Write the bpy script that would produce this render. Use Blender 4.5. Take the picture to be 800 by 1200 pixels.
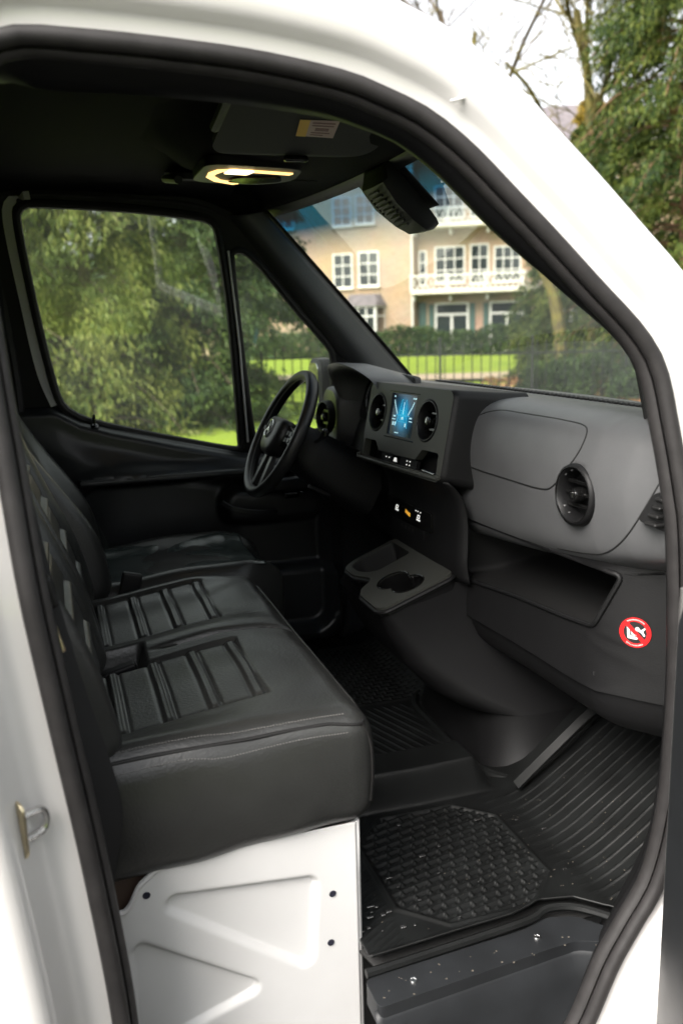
import bpy, bmesh, math, random
import numpy as np
from mathutils import Vector, Matrix
from mathutils.geometry import tessellate_polygon
for o in list(bpy.data.objects): bpy.data.objects.remove(o)
rng = np.random.default_rng(7); random.seed(7)
SC = bpy.context.scene; COL = SC.collection
# metres; x = forward in the van, y = across (camera side is negative), z = up from the cab floor
GZ = -0.62                                   # street level

# ------------------------------------------------------------------ camera
cd = bpy.data.cameras.new('camera'); cam = bpy.data.objects.new('camera', cd); COL.objects.link(cam)
yaw, pit, rol = .309974, -.209999, -.028314
FW = Vector((math.sin(yaw)*math.cos(pit), math.cos(yaw)*math.cos(pit), math.sin(pit)))
RT = Vector((math.cos(yaw), -math.sin(yaw), 0)); UP = RT.cross(FW)
RT, UP = RT*math.cos(rol)+UP*math.sin(rol), UP*math.cos(rol)-RT*math.sin(rol)
m = Matrix((RT, UP, -FW)).transposed().to_4x4(); m.translation = Vector((-.4626, -1.0526, 1.0642))
cam.matrix_world = m
cd.sensor_fit = 'VERTICAL'; cd.sensor_height = 36; cd.sensor_width = 24; cd.lens = 1039.16/1200*36
cd.clip_start = .02; cd.clip_end = 600
cd.dof.use_dof = True; cd.dof.focus_distance = 1.9; cd.dof.aperture_fstop = 3.4
SC.camera = cam

# ------------------------------------------------------------------ sky and sun (bright overcast)
SUN_EL, SUN_AZ = 46, 236                    # degrees; azimuth measured from +y towards +x
w = bpy.data.worlds.new('World'); SC.world = w; w.use_nodes = True
nt = w.node_tree; bg = nt.nodes['Background']
sky = nt.nodes.new('ShaderNodeTexSky'); sky.sky_type = 'NISHITA'; sky.sun_disc = False
sky.sun_elevation = math.radians(SUN_EL); sky.sun_rotation = math.radians(SUN_AZ)
sky.dust_density = 4.0; sky.air_density = 1.0; sky.ozone_density = 1.0
hs = nt.nodes.new('ShaderNodeHueSaturation'); hs.inputs['Saturation'].default_value = .14
nt.links.new(sky.outputs[0], hs.inputs['Color']); nt.links.new(hs.outputs[0], bg.inputs[0])
bg.inputs[1].default_value = .105
sd = bpy.data.lights.new('sun', 'SUN'); sd.energy = 1.5; sd.angle = math.radians(40); sd.color = (1, .92, .83)
so = bpy.data.objects.new('sun', sd); COL.objects.link(so)
az, el = math.radians(SUN_AZ), math.radians(SUN_EL)
so.rotation_euler = (-Vector((math.sin(az)*math.cos(el), math.cos(az)*math.cos(el), math.sin(el)))).to_track_quat('-Z', 'Y').to_euler()
vs = SC.view_settings; vs.view_transform = 'Standard'; vs.look = 'None'; vs.gamma = 1; vs.exposure = 2.15
SC.render.engine = 'CYCLES'
SC.cycles.use_denoising = True
SC.cycles.max_bounces = 10; SC.cycles.diffuse_bounces = 5; SC.cycles.glossy_bounces = 4; SC.cycles.transparent_max_bounces = 24
SC.cycles.caustics_reflective = False; SC.cycles.sample_clamp_indirect = 6

# ------------------------------------------------------------------ materials
MATS = {}
def mat(name, col, rough=.5, spec=.5, metal=0, coat=0, bump=0, bscale=200, var=0, vscale=8, col2=None, emit=None, estr=0, alpha=None, aniso=None, detail=4):
    if name in MATS: return MATS[name]
    M = bpy.data.materials.new(name); M.use_nodes = True; n = M.node_tree.nodes; l = M.node_tree.links; b = n['Principled BSDF']
    b.inputs['Base Color'].default_value = (*col, 1); b.inputs['Roughness'].default_value = rough
    b.inputs['Specular IOR Level'].default_value = spec; b.inputs['Metallic'].default_value = metal
    b.inputs['Coat Weight'].default_value = coat; b.inputs['Coat Roughness'].default_value = .08
    tc = n.new('ShaderNodeTexCoord')
    if var or col2:
        nz = n.new('ShaderNodeTexNoise'); nz.inputs['Scale'].default_value = vscale; nz.inputs['Detail'].default_value = 6
        l.new(tc.outputs['Object'], nz.inputs['Vector'])
        mx = n.new('ShaderNodeMix'); mx.data_type = 'RGBA'
        c2 = col2 or tuple(min(1, c*(1-var)) for c in col); c1 = col if col2 else tuple(min(1, c*(1+var)) for c in col)
        mx.inputs[6].default_value = (*c1, 1); mx.inputs[7].default_value = (*c2, 1)
        rp = n.new('ShaderNodeMapRange'); rp.inputs[1].default_value = .35; rp.inputs[2].default_value = .65
        l.new(nz.outputs['Fac'], rp.inputs[0]); l.new(rp.outputs[0], mx.inputs[0]); l.new(mx.outputs[2], b.inputs['Base Color'])
        r2 = n.new('ShaderNodeMapRange'); r2.inputs[3].default_value = max(0, rough-.06); r2.inputs[4].default_value = min(1, rough+.06)
        l.new(nz.outputs['Fac'], r2.inputs[0]); l.new(r2.outputs[0], b.inputs['Roughness'])
    if bump:
        nb = n.new('ShaderNodeTexNoise'); nb.inputs['Scale'].default_value = bscale; nb.inputs['Detail'].default_value = detail
        l.new(tc.outputs['Object'], nb.inputs['Vector'])
        bp = n.new('ShaderNodeBump'); bp.inputs['Strength'].default_value = bump; bp.inputs['Distance'].default_value = .3/bscale
        l.new(nb.outputs['Fac'], bp.inputs['Height']); l.new(bp.outputs[0], b.inputs['Normal'])
    if emit: b.inputs['Emission Color'].default_value = (*emit, 1); b.inputs['Emission Strength'].default_value = estr
    MATS[name] = M; return M
PAINT = mat('white_paint', (.64, .625, .61), .30, .5, coat=1.0, var=.02, vscale=3)
PAINTIN = mat('white_metal', (.60, .595, .59), .42, .4, bump=.05, bscale=500, var=.03, vscale=6)
RUB = mat('seal_rubber', (.020, .0185, .0185), .62, .35, bump=.15, bscale=300, var=.2, vscale=30)
LINER = mat('headliner_fabric', (.011, .0105, .010), .95, .1, bump=.4, bscale=900)
DASH = mat('dash_plastic', (.089, .0905, .093), .41, .42, bump=.35, bscale=380, var=.06, vscale=10)
DASH2 = mat('dark_plastic', (.0068, .0068, .0072), .48, .25, bump=.35, bscale=380, var=.1, vscale=10)
DOORP = mat('door_plastic', (.017, .0185, .020), .34, .5, bump=.12, bscale=900, var=.1, vscale=8)
PANEL = mat('satin_panel', (.052, .053, .046), .42, .45, bump=.06, bscale=900)
GLOSSB = mat('piano_black', (.006, .006, .006), .12, .5)
LEATH = mat('black_leather', (.021, .0215, .0205), .345, .5, bump=.45, bscale=190, var=.12, vscale=12)
LEATHS = mat('black_leather_side', (.010, .0095, .0095), .47, .4, bump=.3, bscale=420, var=.12, vscale=12)
LEATHD = mat('wrapped_leather', (.032, .042, .041), .22, .7, bump=.12, bscale=14, detail=2)
WHEELM = mat('wheel_leather', (.012, .012, .012), .4, .5, bump=.15, bscale=700)
STITCH = mat('stitch_thread', (.13, .125, .12), .8)
CHROME = mat('silver_trim', (.6, .6, .6), .25, .5, metal=1)
BRASS = mat('zinc_plated', (.72, .62, .42), .28, .5, metal=1, var=.1, vscale=40)
BROWN = mat('primer_brown', (.045, .026, .018), .6)
HOLE = mat('hole_dark', (.008, .008, .02), .8)
MATM = mat('rubber_mat', (.0065, .007, .007), .43, .27, bump=.25, bscale=300, var=.3, vscale=14)
SILLM = mat('sill_plastic', (.014, .0152, .0168), .46, .34, bump=.3, bscale=600, var=.2, vscale=12)
BELT = mat('belt_webbing', (.011, .011, .012), .7, .3, bump=.4, bscale=700)
DARK = mat('cab_dark', (.006, .006, .006), .8)
RED = mat('sticker_red', (.62, .01, .012), .4); WHITE = mat('sticker_white', (.75, .74, .72), .5); BLACKP = mat('sticker_black', (.01, .01, .01), .5)
YEL = mat('label_yellow', (.8, .5, .06), .5); LABEL = mat('label_paper', (.55, .42, .36), .6); INK = mat('label_ink', (.25, .15, .13), .6)
LAMP = mat('lamp_lit', (1, .8, .5), .5, emit=(1, .60, .20), estr=.5); LAMPW = mat('lamp_core', (1, .9, .7), .5, emit=(1, .80, .45), estr=.9)
ICONW = mat('icon_white', (.8, .8, .8), .5, emit=(.9, .9, .85), estr=.16); ICONA = mat('icon_amber', (.8, .4, .05), .5, emit=(1, .5, .05), estr=.12)
SCRW = mat('screen_white', (.4, .6, .6), .5, emit=(.55, .9, 1), estr=.18); SCRC = mat('screen_cyan', (.1, .5, .6), .5, emit=(.05, .55, .9), estr=.13)

def glass(name, tint, ior=1.5, rough=0., band=None, spec=1., haze=.012):
    M = bpy.data.materials.new(name); M.use_nodes = True; n = M.node_tree.nodes; l = M.node_tree.links; n.clear()
    out = n.new('ShaderNodeOutputMaterial'); mx = n.new('ShaderNodeMixShader'); t = n.new('ShaderNodeBsdfTransparent'); g = n.new('ShaderNodeBsdfGlossy')
    lw = n.new('ShaderNodeLayerWeight'); lw.inputs[0].default_value = .5; pw = n.new('ShaderNodeMath'); pw.operation = 'POWER'; pw.inputs[1].default_value = 5
    f = n.new('ShaderNodeMath'); f.operation = 'MULTIPLY_ADD'; f.inputs[1].default_value = .93; f.inputs[2].default_value = ((ior-1)/(ior+1))**2
    l.new(lw.outputs['Facing'], pw.inputs[0]); l.new(pw.outputs[0], f.inputs[0]); g.inputs['Roughness'].default_value = rough; g.inputs['Color'].default_value = (spec, spec, spec, 1)
    t.inputs[0].default_value = (*tint, 1)
    l.new(f.outputs[0], mx.inputs[0]); l.new(t.outputs[0], mx.inputs[1]); l.new(g.outputs[0], mx.inputs[2]); dt = n.new('ShaderNodeBsdfTranslucent'); dt.inputs[0].default_value = (.8, .8, .78, 1); m2 = n.new('ShaderNodeMixShader'); tcd = n.new('ShaderNodeTexCoord'); nd = n.new('ShaderNodeTexNoise'); nd.inputs['Scale'].default_value = 5; nd.inputs['Detail'].default_value = 7
    md = n.new('ShaderNodeMapRange'); md.inputs[1].default_value = .3; md.inputs[2].default_value = .75; md.inputs[3].default_value = haze*.5; md.inputs[4].default_value = haze*1.8; l.new(tcd.outputs['Object'], nd.inputs['Vector']); l.new(nd.outputs['Fac'], md.inputs[0]); l.new(md.outputs[0], m2.inputs[0])  # milky reflection haze painted in as a thin translucent layer
    l.new(mx.outputs[0], m2.inputs[1]); l.new(dt.outputs[0], m2.inputs[2]); l.new(m2.outputs[0], out.inputs[0])
    if band:
        tc = n.new('ShaderNodeTexCoord'); sx = n.new('ShaderNodeSeparateXYZ'); l.new(tc.outputs['Object'], sx.inputs[0])
        rp = n.new('ShaderNodeValToRGB'); mr = n.new('ShaderNodeMapRange'); mr.inputs[1].default_value = band[0]; mr.inputs[2].default_value = band[1]
        l.new(sx.outputs[2], mr.inputs[0]); l.new(mr.outputs[0], rp.inputs[0])
        rp.color_ramp.elements[0].color = (*tint, 1); rp.color_ramp.elements[1].color = (*band[2], 1)
        l.new(rp.outputs[0], t.inputs[0])
    MATS[name] = M; return M
# ------------------------------------------------------------------ mesh helpers
WL = {}
def wl(o): return WL.get(o.name, Vector((0, 0, 0)))
def mk(name, V, F, M, parent=None, smooth=40, solid=0, bevel=0, local=False, kind=None, off=0., sub=0):
    me = bpy.data.meshes.new(name)
    L = Vector((0, 0, 0)) if (parent is None or local) else wl(parent)
    V = np.asarray([tuple(v) for v in V], dtype=float).reshape(-1, 3) - np.array(L)
    me.from_pydata(V.tolist(), [], [tuple(f) for f in F]); me.validate(); me.update()
    bm = bmesh.new(); bm.from_mesh(me); bmesh.ops.remove_doubles(bm, verts=bm.verts, dist=1e-5); bmesh.ops.recalc_face_normals(bm, faces=bm.faces); bm.to_mesh(me); bm.free()
    if isinstance(M, (list, tuple)):
        for q in M: me.materials.append(q)
    else: me.materials.append(M)
    if smooth: me.shade_smooth(); me.set_sharp_from_angle(angle=math.radians(smooth))
    o = bpy.data.objects.new(name, me); COL.objects.link(o)
    if parent: o.parent = parent; WL[o.name] = L
    if bevel:
        b = o.modifiers.new('bevel', 'BEVEL'); b.width = bevel; b.segments = 2; b.limit_method = 'ANGLE'; b.angle_limit = math.radians(40)
    if solid:
        s = o.modifiers.new('solid', 'SOLIDIFY'); s.thickness = solid; s.offset = off
    if sub:
        s = o.modifiers.new('sub', 'SUBSURF'); s.levels = sub; s.render_levels = sub
    if kind: o['kind'] = kind
    return o
def mkfast(name, V, F, M, parent=None, smooth=False, kind=None):
    V = np.asarray(V, np.float32); F = np.asarray(F, np.int32); k = F.shape[1]
    if parent is not None: V = V - np.array(wl(parent), np.float32)
    me = bpy.data.meshes.new(name); me.vertices.add(len(V)); me.vertices.foreach_set('co', V.ravel())
    me.loops.add(F.size); me.loops.foreach_set('vertex_index', F.ravel()); me.polygons.add(len(F))
    me.polygons.foreach_set('loop_start', np.arange(len(F), dtype=np.int32)*k)
    me.update(calc_edges=True); me.materials.append(M)
    if smooth: me.shade_smooth()
    o = bpy.data.objects.new(name, me); COL.objects.link(o)
    if parent: o.parent = parent; WL[o.name] = wl(parent)
    if kind: o['kind'] = kind
    return o
def tag(o, label, cat, group=None, kind=None):
    o['label'] = label; o['category'] = cat
    if group: o['group'] = group
    if kind: o['kind'] = kind
    return o
def thing(name, label, cat, loc=(0, 0, 0), group=None, rz=0):
    o = bpy.data.objects.new(name, None); COL.objects.link(o); o.location = loc; o.rotation_euler = (0, 0, rz); o.empty_display_size = .1
    WL[o.name] = Vector(loc); return tag(o, label, cat, group)
def joinm(*parts):
    V, F = [], []
    for v, f in parts:
        b = len(V); V += [tuple(q) for q in v]; F += [tuple(i+b for i in q) for q in f]
    return V, F
def cr(pts, n, closed=False):
    """Catmull-Rom curve through pts, n samples by chord length"""
    P = np.array(pts, float); k = len(P)
    idx = (lambda i: i % k) if closed else (lambda i: min(max(i, 0), k-1))
    segs = k if closed else k-1; out = []
    for s in range(segs):
        p0, p1, p2, p3 = P[idx(s-1)], P[idx(s)], P[idx(s+1)], P[idx(s+2)]
        for t in np.linspace(0, 1, 14, endpoint=False):
            out.append(.5*((2*p1)+(-p0+p2)*t+(2*p0-5*p1+4*p2-p3)*t*t+(-p0+3*p1-3*p2+p3)*t**3))
    out.append(P[0] if closed else P[-1]); out = np.array(out)
    d = np.concatenate([[0], np.cumsum(np.linalg.norm(np.diff(out, axis=0), axis=1))])
    ts = np.linspace(0, d[-1], n+1)[:-1] if closed else np.linspace(0, d[-1], n)
    return np.stack([np.interp(ts, d, out[:, i]) for i in range(out.shape[1])], 1)
def ip(x, xs, ys): return float(np.interp(x, xs, ys))
def sst(a, b, x):
    t = np.clip((np.asarray(x, float)-a)/(b-a), 0, 1); return t*t*(3-2*t)
def loft(rows, cu=False, cv=False, caps=False):
    """rows: list of equal-length point lists"""
    n = len(rows); k = len(rows[0]); V = [tuple(p) for r in rows for p in r]; F = []
    for i in range(n if cu else n-1):
        for j in range(k if cv else k-1):
            a, b, c, d = i*k+j, i*k+(j+1) % k, ((i+1) % n)*k+(j+1) % k, ((i+1) % n)*k+j
            F.append((a, b, c, d))
    if caps: F.append(tuple(range(k))[::-1]); F.append(tuple((n-1)*k+j for j in range(k)))
    return V, F
def tube(path, r, seg=8, closed=False, flat=1.0, up=None):
    P = [Vector(p) for p in path]; n = len(P); rows = []; prev = None
    for i in range(n):
        a = P[(i-1) % n] if (closed or i > 0) else P[0]; b = P[(i+1) % n] if (closed or i < n-1) else P[-1]
        t = (b-a).normalized()
        if up is not None: u = Vector(up); u = (u - t*u.dot(t)).normalized()
        elif prev is None:
            u = Vector((0, 0, 1)) if abs(t.z) < .9 else Vector((1, 0, 0)); u = (u-t*u.dot(t)).normalized()
        else: u = (prev-t*prev.dot(t)).normalized()
        prev = u; v = t.cross(u); rr = r[i] if hasattr(r, '__len__') else r
        rows.append([P[i]+(u*math.cos(2*math.pi*k/seg)*flat+v*math.sin(2*math.pi*k/seg))*rr for k in range(seg)])
    return loft(rows, cu=closed, cv=True, caps=not closed)
def ribbon(path, width_dir, wdt, th):
    """flat strap along path; width_dir vector across"""
    P = [Vector(p) for p in path]; wd = Vector(width_dir).normalized(); rows = []
    for i, p in enumerate(P):
        t = (P[min(i+1, len(P)-1)]-P[max(i-1, 0)]).normalized(); n = t.cross(wd).normalized(); a = n.cross(t).normalized()
        rows.append([p+a*wdt/2+n*th/2, p+a*wdt/2-n*th/2, p-a*wdt/2-n*th/2, p-a*wdt/2+n*th/2])
    return loft(rows, cv=True, caps=True)
def rbox(c, s, r, n=6, nn=None, disp=None, rot=None):
    """rounded block centre c size s; nn subdivisions per axis; disp(p)->dz added to top points"""
    nn = nn or (n, n, n); h = np.array(s)/2.; V = []; F = []
    def lin(k, ax):  # denser near the ends so that corners round well
        e = min(r, h[ax]*.98); a = np.linspace(-h[ax], -h[ax]+e, 5); b = np.linspace(-h[ax]+e, h[ax]-e, max(2, k)); d = np.linspace(h[ax]-e, h[ax], 5)
        return np.concatenate([a, b[1:-1] if len(b) > 2 else [], d]) if e < h[ax]*.97 else np.concatenate([a, d[1:]])
    for ax in range(3):
        a1, a2 = (ax+1) % 3, (ax+2) % 3; g1, g2 = lin(nn[a1], a1), lin(nn[a2], a2)
        for sg in (-1, 1):
            b = len(V)
            for p in g1:
                for q in g2:
                    v = np.zeros(3); v[ax] = sg*h[ax]; v[a1] = p; v[a2] = q
                    e = np.minimum(r, h*.98); inner = np.clip(v, -(h-e), h-e); d = v-inner; dn = d/e; L = np.linalg.norm(dn)
                    V.append(inner+d/max(L, 1e-9))
            k = len(g2)
            for i in range(len(g1)-1):
                for j in range(k-1):
                    f = (b+i*k+j, b+(i+1)*k+j, b+(i+1)*k+j+1, b+i*k+j+1); F.append(f if sg > 0 else f[::-1])
    V = np.array(V)
    if disp is not None: V = disp(V)
    if rot is not None: V = V @ np.array(rot.to_3x3()).T
    return (V+np.array(c)).tolist(), F
def plate(outer, holes, fr, th):
    """solid plate with holes. fr(u,v,w)->xyz, w from 0 (front) to th (back)"""
    loops = [list(outer)]+[list(h) for h in holes]; flat = [p for l in loops for p in l]
    tr = tessellate_polygon([[Vector((p[0], p[1], 0)) for p in l] for l in loops]); n = len(flat)
    V = [fr(p[0], p[1], 0) for p in flat]+[fr(p[0], p[1], th) for p in flat]; F = [tuple(t) for t in tr]+[tuple(i+n for i in t[::-1]) for t in tr]
    b = 0
    for l in loops:
        k = len(l)
        for i in range(k): F.append((b+i, b+(i+1) % k, b+(i+1) % k+n, b+i+n))
        b += k
    return V, F
def rrect(cx, cy, wx, wy, r, seg=5):
    out = []
    for sx, sy, a0 in ((1, 1, 0), (-1, 1, 90), (-1, -1, 180), (1, -1, 270)):
        for k in range(seg+1):
            a = math.radians(a0+90*k/seg); out.append((cx+sx*(wx/2-r)+r*math.cos(a), cy+sy*(wy/2-r)+r*math.sin(a)))
    return out
def rpoly(pts, r, seg=5):
    """round the corners of a polygon"""
    out = []; n = len(pts)
    for i in range(n):
        p, a, b = np.array(pts[i], float), np.array(pts[i-1], float), np.array(pts[(i+1) % n], float)
        ri = min(r, np.linalg.norm(a-p)*.45, np.linalg.norm(b-p)*.45)
        A = p+(a-p)/np.linalg.norm(a-p)*ri; B = p+(b-p)/np.linalg.norm(b-p)*ri
        for t in np.linspace(0, 1, seg+1): out.append(tuple((1-t)**2*A+2*t*(1-t)*p+t*t*B))
    return out
def circ(cx, cy, r, n=24, ry=None): return [(cx+r*math.cos(2*math.pi*k/n), cy+(ry or r)*math.sin(2*math.pi*k/n)) for k in range(n)]
def frame(o, e1, e2):
    o, e1, e2 = Vector(o), Vector(e1).normalized(), Vector(e2).normalized(); n = e1.cross(e2).normalized(); e2 = n.cross(e1)
    return lambda u, v, w=0: o+e1*u+e2*v-n*w         # w goes behind the face
def lathe(prof, fr, seg=28):
    """prof: list of (radius, depth w)"""
    return loft([[fr(r*math.cos(2*math.pi*k/seg), r*math.sin(2*math.pi*k/seg), w) for k in range(seg)] for r, w in prof], cv=True)
def box(a, b):
    (x0, y0, z0), (x1, y1, z1) = a, b
    V = [(x, y, z) for x in (x0, x1) for y in (y0, y1) for z in (z0, z1)]
    return V, [(0, 1, 3, 2), (4, 6, 7, 5), (0, 4, 5, 1), (2, 3, 7, 6), (0, 2, 6, 4), (1, 5, 7, 3)]
def hfield(fn, us, vs):
    rows = [[fn(u, v) for v in vs] for u in us]; return loft(rows)

# ================================================================== VAN SHELL
van = thing('van', 'white panel van seen through its open passenger doorway, black cab interior', 'van', (0, .98, GZ))
def ys(z): return .08+.15*max(0., z-.75)
OPEN = [(-.455, -.18), (-.458, .10), (-.478, .35), (-.502, .566), (-.521, .741), (-.532, .895), (-.546, 1.10), (-.55, 1.28), (-.53, 1.385), (-.475, 1.422),
        (-.382, 1.425), (-.278, 1.421), (-.168, 1.413), (-.051, 1.395), (.009, 1.376), (.071, 1.35), (.133, 1.306), (.197, 1.246), (.263, 1.183),
        (.332, 1.114), (.403, 1.043), (.438, .984), (.456, .891), (.468, .811), (.486, .65), (.496, .45), (.489, .25), (.46, .112), (.412, .032),
        (.372, -.033), (.325, -.138), (.285, -.19), (.22, -.215), (-.38, -.215), (-.44, -.205)]
OL = cr(OPEN, 150, closed=True)
def onorm(P):
    t = np.roll(P, -1, 0)-np.roll(P, 1, 0); n = np.stack([-t[:, 1], t[:, 0]], 1); n /= np.linalg.norm(n, axis=1)[:, None]
    return n                                          # outward for this ordering
ON = onorm(OL)
if ((OL+ON*.01-OL.mean(0))**2).sum() < ((OL-OL.mean(0))**2).sum(): ON = -ON
# smooth the normals so that wide offsets do not fold in the tight corners
for _ in range(6): ON = (np.roll(ON, 1, 0)+ON+np.roll(ON, -1, 0))/3; ON /= np.linalg.norm(ON, axis=1)[:, None]
def sweep(prof_fn):
    rows = []
    for i in range(len(OL)):
        rows.append([(OL[i][0]+ON[i][0]*d, ys(OL[i][1])+dy, OL[i][1]+ON[i][1]*d) for d, dy in prof_fn(OL[i], ON[i])])
    return loft(rows, cu=True)
UPP = np.array([1.32, 1])*np.array([(-.012, .006), (0, .002), (.016, 0), (.021, -.004), (.026, -.014), (.034, -.020), (.05, -.024), (.066, -.020), (.082, -.006), (.095, .022), (.104, .06), (.108, .11), (.095, .15)])
RER = np.array([(-.012, .006), (0, .002), (.022, 0), (.034, -.004), (.05, -.03), (.066, -.062), (.072, -.078), (.080, -.086), (.092, -.089), (.20, -.092), (.6, -.092), (1.2, -.09), (1.9, -.09)])
LOW = np.array([(-.012, .006), (0, .002), (.016, 0), (.024, -.006), (.032, -.03), (.045, -.055), (.055, -.066), (.07, -.072), (.085, -.074), (.10, -.074), (.13, -.07), (.16, -.06), (.18, -.02)])
FRO = np.array([(-.012, .006), (0, .002), (.016, 0), (.024, -.006), (.032, -.03), (.045, -.05), (.055, -.058), (.07, -.062), (.10, -.064), (.2, -.064), (.35, -.05), (.5, -.03), (.6, .0)])
def bprof(p, n):
    x, z = p
    wr = float(sst(.35, .9, -n[0]))*float(sst(1.42, 1.28, z)); wlow = float(sst(.3, .9, -n[1])); wf = float(sst(.3, .9, n[0]))*float(sst(.95, .75, z))
    wu = max(0., 1-wr-wlow-wf); s = wr+wlow+wf+wu
    return (UPP*wu+RER*wr+LOW*wlow+FRO*wf)/s
mk('body_side', *sweep(bprof), PAINT, van, smooth=50, solid=.0015, off=-1)
# rubber seal: outer bulb, lip and inner lip
mk('door_seal', *joinm(sweep(lambda p, n: [(.004+.0*k, -.004) if 0 else (-.009+.0125*math.cos(a), -.004+.013*math.sin(a)) for k, a in enumerate(np.linspace(0, 2*math.pi, 11))]),
                       sweep(lambda p, n: [(-.025+.0075*math.cos(a), .012+.013*math.sin(a)) for a in np.linspace(0, 2*math.pi, 9)])), RUB, van, smooth=60)
def trimprof(p, n):
    z = p[1]; k = float(sst(.2, .5, z)); f = float(sst(-.1, .5, n[0])); g = float(sst(.88, 1.24, z))*float(sst(-.8, -.3, n[0])); f2 = max(f, float(sst(-.1, -.5, n[1])))*(1-g)
    up = [(-.020, .012), (-.028-.006*g, .03), (-.030+.004*f-.014*g, .05), (-.030+.018*f-.024*g, .07), (-.022+.052*f-.014*g, .11), (-.005+.085*f, .16)]; lo_ = [(-.018, .012), (-.024, .03), (-.010, .05), (.010, .07), (.048, .11), (.095, .16)]
    return [(a[0]*(1-f2)+b[0]*f2, a[1]) for a, b in zip(up, lo_)]
mk('door_frame_trim', *sweep(trimprof), DASH2, van, smooth=60)
# notch/joint piece in the white frame above the windscreen pillar
i0 = int(np.argmin(((OL-np.array([.095, 1.335]))**2).sum(1))); o2 = OL[i0]; n2 = ON[i0]
mk('frame_joint', *rbox((o2[0]+n2[0]*.03, ys(o2[1])-.018, o2[1]+n2[1]*.03), (.022, .004, .004), .0018, rot=Matrix.Rotation(-.25, 4, 'Y')), PAINT, van)
# roof skin, roof lining, rear bulkhead, left side, floor pan, underside
def rooffn(z0, e): return lambda x, y: (x, y, z0-.10*(abs(y-.98)/.9)**4*(1 if e else .4)-.0*(x))
mk('roof', *hfield(lambda x, y: (x, y, 1.565-.045*(abs(y-.98)/.78)**4-.085*max(0, x/.2)**2), np.linspace(-2.6, .12, 24), np.linspace(.30, 1.66, 20)), PAINT, van, solid=.003)
mk('roof_lining', *hfield(lambda x, y: (x, y, 1.495-.055*(abs(y-.98)/.83)**5-.02*max(0, (x+.3)/.4)), np.linspace(-1.05, .10, 20), np.linspace(.225, 1.735, 24)), LINER, van, solid=.006)
mk('bulkhead', *hfield(lambda y, z: (-1.0+.02*math.sin(z*9), y, z), np.linspace(.1, 1.86, 12), np.linspace(-.05, 1.5, 16)), DARK, van, solid=.01)
mk('side_lining', *hfield(lambda x, z: (x, 1.83-.10*max(0, z-.75)-.03, z), np.linspace(-1.0, -.57, 8), np.linspace(-.05, 1.48, 16)), DARK, van, solid=.01)
mk('side_lining', *hfield(lambda x, z: (x, .20+.10*max(0, z-.75), z), np.linspace(-1.0, -.53, 8), np.linspace(-.05, 1.46, 16)), DARK, van, solid=.01)
def floorz(x): return -.022+max(0., x-.46)*.70+max(0, x-.80)*.7
mk('floor_pan', *hfield(lambda x, y: (x, y if (y > .3 or x > -.03) else .27, floorz(x)), np.linspace(-1.0, 1.02, 100), np.concatenate([[.19, .27], np.linspace(.31, 1.82, 10)])), DARK, van, solid=.004)
mk('firewall', *hfield(lambda y, z: (1.0, y, z), np.linspace(.14, 1.84, 8), np.linspace(.2, .77, 8)), DARK, van, solid=.01)
mk('cowl_side', *box((.50, .095, -.1), (1.0, .12, .80)), DASH2, van)
mk('cowl_side', *box((.62, 1.80, -.1), (1.0, 1.83, .80)), DASH2, van)
# outside left flank, bonnet, wings: complete the body
mk('body_flank', *hfield(lambda x, z: (x, 2.0-.10*max(0, z-.75), z), np.linspace(-2.6, -.66, 8), np.linspace(-.30, 1.52, 12)), PAINT, van, solid=.003)
mk('bonnet', *hfield(lambda x, y: (x, y, .84-.25*((x-.80)/.75)**1.6-.08*(abs(y-.98)/.85)**3), np.linspace(.80, 1.55, 14), np.linspace(.10, 1.86, 14)), PAINT, van, solid=.003)
mk('wing', *hfield(lambda x, z: (x, 1.93, z), np.linspace(.62, 1.55, 6), np.linspace(-.3, .74, 6)), PAINT, van, solid=.003)
mk('front_panel', *hfield(lambda y, z: (1.55, y, z), np.linspace(.05, 1.92, 6), np.linspace(-.35, .56, 6)), PAINT, van, solid=.003)
# windscreen
def wspt(s, t, off=0.):
    """s 0 (right/passenger) .. 1, t 0 bottom .. 1 top"""
    y0, y1 = .19+.05*t, 1.77-.05*t; y = y0+(y1-y0)*s; u = 2*s-1
    x = (.79-.565*t)+(.115-.045*t)*(1-u*u)-.03*u**4; z = .80+.615*t+.012*(1-u*u)+.02*t*(1-t)
    return Vector((x-off*.68, y, z-off*.73))
WG = glass('windscreen_glass', (.93, .965, .92), 2.0, band=(1.255-GZ, 1.345-GZ, (.002, .09, .20)), haze=.013)
mk('windscreen', *hfield(lambda s, t: wspt(s, t), np.linspace(0, 1, 30), np.linspace(0, 1, 16)), WG, van, smooth=80)
fr_ = []
for a, b in (((0, 0), (0, 1)), ((1, 0), (1, 1))):
    fr_.append(hfield(lambda s, t: wspt(s, t, .006), np.linspace(0, .022, 3) if a[0] == 0 else np.linspace(.978, 1, 3), np.linspace(0, 1, 16)))
fr_.append(hfield(lambda s, t: wspt(s, t, .006), np.linspace(.022, .978, 24), np.linspace(.0, .07, 3)))
fr_.append(hfield(lambda s, t: wspt(s, t, .006), np.linspace(.022, .978, 24), np.linspace(.955, 1, 3)))
mk('windscreen_surround', *joinm(*fr_), BLACKP, van, solid=.001)
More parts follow.
